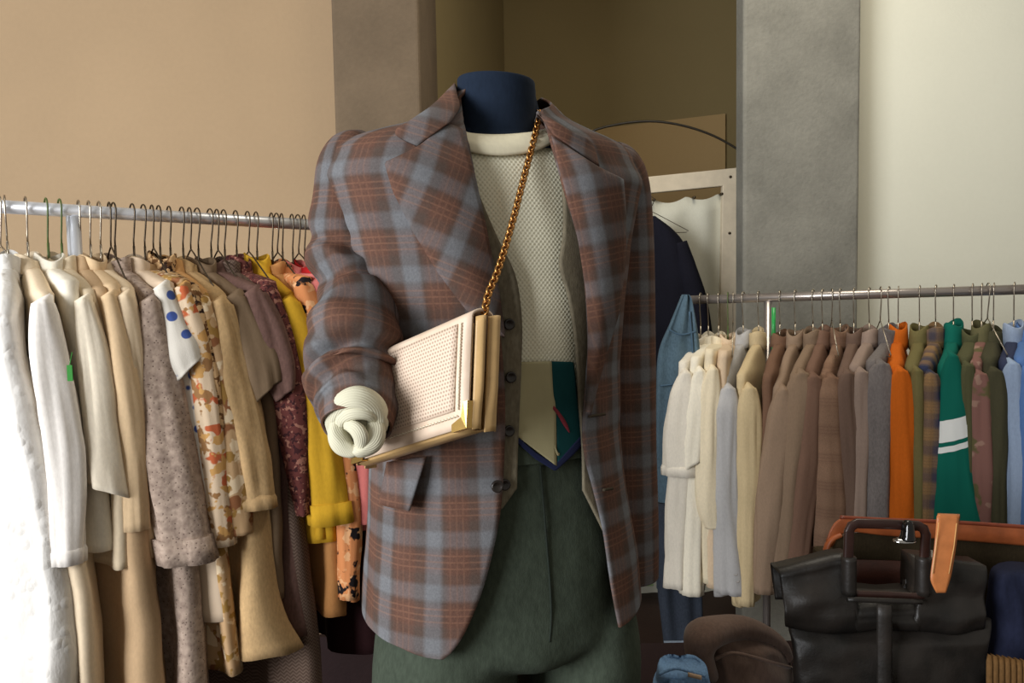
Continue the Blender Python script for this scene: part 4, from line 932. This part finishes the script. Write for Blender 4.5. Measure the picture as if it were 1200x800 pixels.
# navy coat on the cloth frame
YC = 3.25
nc = empty('navy_coat', at(770, 500, YC), 'dark navy coat hung in front of the cloth filled frame', 'coat')
M_ncoat = fabric('night_navy_wool', (22, 22, 32), .2)
rows = [(y, x0_, x1_, 0) for y, x0_, x1_ in cr([(254, 752, 768), (262, 738, 780), (272, 724, 792), (288, 716, 803), (320, 712, 812), (345, 712, 815), (420, 712, 818), (520, 712, 822), (640, 712, 826)], 5)]
slab_cloth(rows, YC, 'body', M_ncoat, nc, .04, 1, 3)
for sg, pts in ((1, [(796, 284, 9), (805, 320, 13), (815, 360, 15), (822, 430, 16), (826, 540, 16)]), (-1, [(718, 290, 9), (708, 340, 14), (700, 430, 16), (698, 540, 16)])):
    rs = cr(pts, 5); C = [at(x, y, YC - .01) for x, y, w in rs]
    MB().tube(C, [w * YC / FPX for x, y, w in rs], 16).build('sleeve', M_ncoat, nc)
hanger(at(762, 236, YC), Vector((1, 0, 0)), None, M_wired, 'wire hanger holding the dark navy coat on the frame', .16, .04, 'wire hangers on the racks')

# ------------------------------------------------------------------ table with bags and hat
YB = 1.36
ZT_ = at(600, 838, YB).z
M_tcl = fabric('dark_table_cloth', (40, 28, 28), .2)
tb_ = empty('display_table', (at(1000, 800, 1.6).x, 1.6, 0), 'low display table under the black bag and brown hat', 'table')
xa, xb = at(762, 820, 1.25).x, at(1330, 820, 1.25).x
MB().box(((xa + xb) / 2, 1.44, ZT_ - .012), ((xb - xa) / 2, .20, .012)).build('table_top', M_tcl, tb_, False, bevel=.003)
for x in (xa + .04, xb - .04):
    for y in (1.27, 1.61):
        MB().box((x, y, (ZT_ - .024) / 2), (.018, .018, (ZT_ - .024) / 2)).build('leg', M_maroon, tb_, False, bevel=.002)
# black leather bag
bb_ = empty('black_leather_bag', (at(1040, 830, YB).x, YB, ZT_), 'black leather bag with square brown frame handle standing on the table', 'bag')
t = NT('black_leather', .46, .4); n = t.noise(14, 4); t.col(t.ramp(n, [(.3, lin((22, 21, 19))), (.7, lin((42, 37, 33)))])); t.bump(t.math('ADD', t.noise(26, 5), t.math('MULTIPLY', t.noise(240, 3), .15)), .35, .006); M_blk = t.m
def bagrow(rows, Yf, th, mat, name, par, crease=None):
    P = []
    for (y, x0_, x1_, tk, yo) in rows:
        r = []
        for j in range(64):
            a = 2 * PI * j / 64; c, s_ = math.cos(a), math.sin(a); u = (math.copysign(abs(c) ** .75, c) + 1) / 2
            p = at(lerp(x0_, x1_, u), y if not callable(y) else y(u), Yf + yo); 
            f = .010 * noise.noise(Vector((u * 4, y * .018, 1.7))) + .005 * noise.noise(Vector((u * 11, y * .05, 4)))
            p.y += tk * math.copysign(abs(s_) ** .8, s_) * (1 if s_ > 0 else .5) + f; r.append(p)
        P.append(r)
    return MB().grid(P, True, cap0=True, cap1=True).build(name, mat, par)
rows = cr([(724, 927, 1160, .03, .005), (740, 926, 1160, .045, -.004), (752, 929, 1158, .052, -.012), (775, 931, 1156, .058, -.016), (800, 932, 1152, .062, -.016), (836, 940, 1146, .06, -.012)], 5)
bagrow(rows, YB + .03, .05, M_blk, 'body', bb_)
# folded-over upper part: top edge dips towards the handle
TOPY = [(918, 677), (950, 667), (985, 657), (999, 655), (1002, 697), (1040, 699), (1073, 698), (1076, 657), (1092, 658), (1120, 661), (1145, 666), (1163, 669)]
XS = [918 + 245 * k / 80 for k in range(81)] + [999, 1000, 1001, 1002, 1073, 1074, 1075, 1076]; XS.sort()
P = []
for i in range(14):
    v = i / 13; r = []
    for x in XS:
        u = (x - 918) / 245; y0_ = interp(TOPY, x); y1_ = 739 + 3 * math.sin(u * 9)
        p = at(lerp(x, 926 + 234 * u, v), lerp(y0_, y1_, v), YB + .004 - .028 * sm(v) + .020 * sm((v - .8) / .2)); p.y += .008 * noise.noise(Vector((u * 8, v * 3, 2.2))) + .0035 * math.sin(v * 9 + u * 3) + .02 * (abs(u - .5) * 2) ** 3; r.append(p)
    P.append(r)
back = [[p + Vector((0, .05, 0)) for p in r] for r in P[:10]]
MB().grid([b for b in back[::-1]] + P).build('upper_fold', M_blk, bb_, solid=.003)
MB().grid([[at(x, y, YB - .040 + .02 * (v > .5)) + Vector((0, .004 * math.cos(k * 1.2), 0)) for k, x in enumerate((1029, 1031, 1036, 1041, 1044))] for v, y in ((0, 708), (.2, 722), (.3, 738), (.4, 760), (.45, 800), (.45, 834))]).build('centre_strap', M_blk, bb_, solid=.003)
M_brf = glossy('brown_resin', (50, 30, 25), .36, .1, 30, .5, .3)
# square ring handle
Yh = YB - .012
ring_px = [(995, 622), (998, 616), (1004, 613), (1040, 614), (1076, 616), (1082, 619), (1085, 626), (1083, 660), (1081, 690), (1079, 697), (1072, 700), (1038, 698), (1004, 697), (997, 695), (994, 688), (994, 655)]
C = [at(x, y, Yh) for x, y in ring_px]; P = []
nr = len(C); cen = sum(C, Vector()) / nr
for i in range(nr + 1):
    c = C[i % nr]; tn = (C[(i + 1) % nr] - C[(i - 1) % nr]).normalized(); b = Vector((0, 1, 0)); a = tn.cross(b).normalized()
    P.append([c + a * (.0088 * math.copysign(abs(math.cos(2 * PI * j / 16)) ** .7, math.cos(2 * PI * j / 16))) + b * (.005 * math.copysign(abs(math.sin(2 * PI * j / 16)) ** .7, math.sin(2 * PI * j / 16))) for j in range(16)])
hd = MB().grid(P, True).build('frame_handle', M_brf, bb_); tag(hd, 'square brown resin handle ring')
for x0_, x1_ in ((986, 1003), (1073, 1089)):
    P = []
    for y in (652, 656, 672, 690, 696): 
        P.append([at(lerp(x0_, x1_, (math.cos(2 * PI * j / 16) + 1) / 2), y, Yh) + Vector((0, .014 * math.sin(2 * PI * j / 16), 0)) for j in range(16)])
    MB().grid(P, True, cap0=True, cap1=True).build('handle_loop', M_blk, bb_)
for q0, q1 in (((993, 697), (1080, 700)),):
    MB().tube([at(lerp(q0[0], q1[0], k / 8), lerp(q0[1], q1[1], k / 8) + 5, YB - .03) for k in range(9)], .005, 8).build('piping', M_blk, bb_)
# tan trimmed case behind
M_tanc = glossy('orange_tan_leather', (172, 92, 50), .4, .15, 40, .5, .2); M_khaki = fabric('dark_khaki_canvas', (66, 56, 40), .2); M_brl2 = glossy('russet_leather', (128, 58, 34), .4, .1, 60, .5, .15); M_brl = glossy('dark_brown_leather', (78, 42, 32), .45, .2, 50)
cs = empty('tan_trimmed_case', at(1090, 830, 1.56), 'long case with orange tan leather trim standing behind the black bag', 'case')
YK = 1.52
def band(A, B, n, Y0, th, name, mat, par, bul=.004):
    A = cr(A, 6); B = cr(B, 6); P = []
    for i in range(n):
        t_ = i / (n - 1); a = poly_at(A, t_); b = poly_at(B, t_); r = []
        for j in range(9):
            u = j / 8; r.append(at(lerp(a[0], b[0], u), lerp(a[1], b[1], u), Y0) + Vector((0, -bul * math.sin(PI * u), 0)))
        P.append(r)
    return MB().grid(P).build(name, mat, par, solid=th, off=1)
band([(968, 633), (985, 607), (1040, 611), (1120, 613), (1240, 622)], [(972, 640), (990, 622), (1040, 626), (1120, 631), (1240, 641)], 50, YK, .006, 'top_trim', M_tanc, cs, .002)
MB().tube([at(x, y, YK - .003) for x, y in cr([(985, 606), (1040, 609), (1120, 612), (1240, 620)], 8)], .0042, 10).build('rolled_edge', M_brl2, cs)
P = []
for yo, dy in ((-.002, 0), (.03, -2), (.07, -4), (.11, -3), (.14, 0)):
    P.append([at(lerp(984, 1240, u / 30), lerp(606, 620, u / 30) + dy * .6, YK + yo) for u in range(31)])
MB().grid(P).build('lid', M_brl2, cs, solid=.004)
band([(975, 634), (1000, 624), (1040, 627), (1120, 632), (1240, 641)], [(978, 838), (1000, 838), (1040, 838), (1120, 838), (1240, 838)], 40, YK + .008, .004, 'front_panel', M_khaki, cs, .002)
band([(1000, 655), (1040, 656), (1085, 658)], [(1000, 838), (1040, 838), (1085, 838)], 16, YK - .004, .004, 'pocket', M_brl, cs, .004)
MB().box(((at(978, 760, YK).x + at(1240, 760, YK).x) / 2, YK + .065, (ZT_ + at(1090, 660, YK).z) / 2), ((at(1240, 760, YK).x - at(978, 760, YK).x) / 2, .06, (at(1090, 660, YK).z - ZT_) / 2)).build('back_panel', M_khaki, cs, False, bevel=.01)
MB().tube([at(x, y, YK - .006) for x, y in cr([(985, 626), (974, 632), (968, 644), (966, 662), (968, 700)], 6)], .0055, 10, 1.6).build('side_strap', M_tanc, cs)
P = []
for i, (x, y, r) in enumerate(((1063, 632, 1.25), (1063, 631, 1.3), (1063.5, 627, 1.05), (1064, 620, .95), (1064, 614, .85), (1064, 610, .55), (1064, 609, .1))):
    c = at(x, y, Yh - .012); P.append([c + Vector((.0112 * r * math.cos(2 * PI * j / 20), .0125 * r * math.sin(2 * PI * j / 20), 0)) for j in range(20)])
kb = MB().grid(P, True, cap0=True, cap1=True).build('clasp_knob', glossy('black_gloss', (14, 13, 13), .08, .02), bb_); tag(kb, 'glossy black clasp knob')
P = []
for r, h in ((1, 0), (1.0, .003), (.6, .006), (.1, .006)):
    c = at(1060, 634, Yh - .012); P.append([c + Vector((.020 * r * math.cos(2 * PI * j / 24), .012 * r * math.sin(2 * PI * j / 24), h)) for j in range(24)])
MB().grid(P, True, cap1=True).build('clasp_plate', M_chrome, bb_)
# belt strap over the trim, with white tag
YS = YB - .030
st_ = empty('leather_strap', at(1110, 610, YS), 'light tan leather strap with pointed end draped over the case trim', 'strap')
A = cr([(1098, 604), (1095, 640), (1091, 670), (1091, 681), (1097, 694)], 6); B = cr([(1124, 605), (1120, 640), (1115, 670), (1112, 682), (1108, 694)], 6); P = []
P.append([at(lerp(1099, 1125, u / 6), lerp(606, 607, u / 6), YS + .20) for u in range(7)]); P.append([at(lerp(1099, 1125, u / 6), lerp(602, 603, u / 6), YS + .12) for u in range(7)])
for i in range(24):
    t_ = i / 23; a = poly_at(A, t_); b = poly_at(B, t_); P.append([at(lerp(a[0], b[0], u / 6), lerp(a[1], b[1], u / 6), YS + .012 * sm(1 - t_ * 3) - .012 * sm(t_)) for u in range(7)])
M_strap = glossy('light_tan_leather', (192, 118, 66), .42, .12, 60, .5, .1)
MB().grid(P).build('band', M_strap, st_, solid=.003, off=0)
mb = MB(); 
for A_ in ([(1100, 612), (1097, 640), (1093, 672)], [(1121, 613), (1118, 640), (1112, 672)]): mb.tube([at(x, y, YS - .004 - .010 * k / 2) for k, (x, y) in enumerate(A_)], .0008, 5)
mb.build('stitching', fabric('pale_stitch', (220, 170, 110), .05), st_)
Yt = YS + .02
mb = MB().box(at(1089, 650, Yt), (.0055, .0006, .0085)); tgo = mb.build('paper_tag', fabric('white_paper', (196, 190, 172), .03), None, False); tag(tgo, 'small white paper tag on a string beside the tan strap', 'tag')
MB().tube([at(x, y, Yt) for x, y in ((1089, 645), (1090, 640), (1086, 634), (1082, 628))], .0006, 5).build('string', M_cuff, tgo)
# navy folded garment and brown ribbed piece
YG = 1.40
nv = empty('folded_navy_sweater', at(1190, 836, YG), 'folded navy sweater next to the black bag', 'sweater')
rows = cr([(664, 1176, 1262, .03, .01), (670, 1166, 1268, .045, 0), (690, 1162, 1270, .055, 0), (740, 1162, 1270, .06, 0), (775, 1160, 1272, .06, 0), (836, 1160, 1272, .06, .004)], 4)
bagrow(rows, YG + .02, .05, fabric('navy_knit', (32, 36, 56), .15, 200), 'body', nv)
br = empty('brown_ribbed_skirt', at(1185, 836, 1.31), 'brown ribbed elastic skirt lying before the navy sweater', 'skirt')
P = []
for (y0_, y1_, yo) in ((779, 794, .03), (772, 790, .01), (768, 786, 0), (775, 793, -.006), (800, 812, -.008), (836, 838, -.004)):
    r = []
    for j in range(120):
        u = j / 119; p = at(lerp(1157, 1262, u), lerp(y0_, y1_, u), 1.31 + yo); p.y -= .0035 * math.sin(u * 95) * (1 if yo <= 0 else .3); r.append(p)
    P.append(r)
MB().grid(P).build('waistband', fabric('brown_rib', (104, 76, 44), .2), br, solid=.004)
# brown felt hat lying tilted
M_hat = fabric('brown_felt', (108, 88, 78), .16, 170, 1.0, .4, .2)
ht = empty('brown_hat', at(860, 836, 1.47), 'brown felt bucket hat lying on its side on the table', 'hat')
YHt = 1.46
def ringpx(cx, cy, rx, ry, rot, Y, dep, n=64):
    r = []
    for j in range(n):
        a = 2 * PI * j / n; x = rx * math.cos(a); y = ry * math.sin(a); c, s_ = math.cos(rot), math.sin(rot)
        p = at(cx + x * c - y * s_, cy + x * s_ + y * c, Y + dep * math.sin(a) * -1); r.append(p)
    return r
crown = cr([(882, 842, 46, 30, .12, .05), (882, 815, 46, 30, .14, .055), (881, 792, 48, 28, .16, .06), (878, 772, 49, 26, .20, .06), (874, 756, 48, 22, .24, .056), (870, 746, 42, 16, .26, .046), (868, 740, 30, 10, .26, .03), (867, 737, 14, 5, .24, .014), (867, 736.4, 2, 1, .24, .002)], 6)
P = [ringpx(cx_, cy_, rx_, ry_, ro, YHt, dp) for cx_, cy_, rx_, ry_, ro, dp in crown]
for i, r in enumerate(P):
    for j, p in enumerate(r): p.y += .010 * noise.noise(Vector((j * .22, i * .12, 3.3))); p.x += .004 * noise.noise(Vector((j * .2, i * .1, 8.3)))
MB().grid(P, True, cap1=True).build('crown', M_hat, ht)
br_pts = cr([(834, 790, 8, -.03), (824, 778, 14, -.04), (819, 762, 16, -.045), (824, 745, 19, -.04), (842, 738, 17, -.02), (868, 736, 15, .0), (894, 745, 13, .015), (913, 760, 11, .02), (924, 776, 6, .01)], 6)
C = [at(x, y, YHt + d) for x, y, r, d in br_pts]
MB().tube(C, [r * YHt / FPX for x, y, r, d in br_pts], 20, 1.5).build('brim', M_hat, ht)
MB().tube([at(x, y, YHt - .062 + d) for x, y, d in cr([(838, 772, .0), (858, 765, -.006), (884, 770, -.004), (908, 777, .004), (927, 782, .03)], 6)], .0035, 8).build('edge_seam', M_hat, ht)
# folded light jeans
jn = empty('folded_jeans', at(800, 836, 1.30), 'light blue jeans folded on the table before the brown hat', 'jeans')
M_ljean = fabric('light_denim', (112, 146, 184), .25, 260, .95, .4)
rows = [(779.5, 778, 822, .03, .02), (780.5, 774, 828, .046, .004), (786, 772, 829, .05, -.001), (791, 771, 830, .05, -.003), (796, 770, 831, .046, .0), (799, 769, 832, .045, .002), (801, 767, 833, .054, -.004), (812, 765, 834, .056, -.006), (824, 764, 835, .054, -.003), (838, 762, 836, .05, 0)]
bagrow(rows, 1.33, .05, M_ljean, 'body', jn)
MB().tube([at(x, y, 1.302) for x, y in cr([(772, 790), (790, 783), (806, 786), (826, 792)], 5)], .003, 8).build('waistband', M_ljean, jn)
MB().grid([[at(lerp(806, 822, u / 6), lerp(787, 791, u / 6) + v * 5, 1.300) for u in range(7)] for v in range(2)]).build('leather_patch', fabric('tan_patch', (196, 168, 140), .05), jn, solid=.002)
MB().grid([[at(lerp(784, 802, u / 6), lerp(795, 797, u / 6) + v * 9, 1.300) for u in range(7)] for v in range(3)]).build('pocket', M_ljean, jn, solid=.002)
# ------------------------------------------------------------------ light
w = bpy.data.worlds.new('world'); S.world = w; w.use_nodes = True
w.node_tree.nodes['Background'].inputs[0].default_value = (1.0, .93, .82, 1); w.node_tree.nodes['Background'].inputs[1].default_value = .32
def area(name, loc, tgt, sx, sy, e, col):
    l = bpy.data.lights.new(name, 'AREA'); l.shape = 'RECTANGLE'; l.size = sx; l.size_y = sy; l.energy = e; l.color = col
    o = bpy.data.objects.new(name, l); COL.objects.link(o); o.location = loc
    o.rotation_euler = (Vector(tgt) - Vector(loc)).to_track_quat('-Z', 'Y').to_euler(); return o
area('window_daylight', (-3.3, -1.6, 1.9), (0, 1.4, 1.1), 2.2, 2.2, 285, (.95, .97, 1.0))
area('niche_fill_light', (.75, 1.9, 3.15), (.9, 2.9, .4), 1.0, 1.0, 24, (1.0, .92, .78))  # added fill to brighten the niche, cloth frame and right rack
vs = S.view_settings; vs.view_transform = 'Standard'; vs.look = 'None'; vs.gamma = 1; vs.exposure = 0.0; vs.use_curve_mapping = False
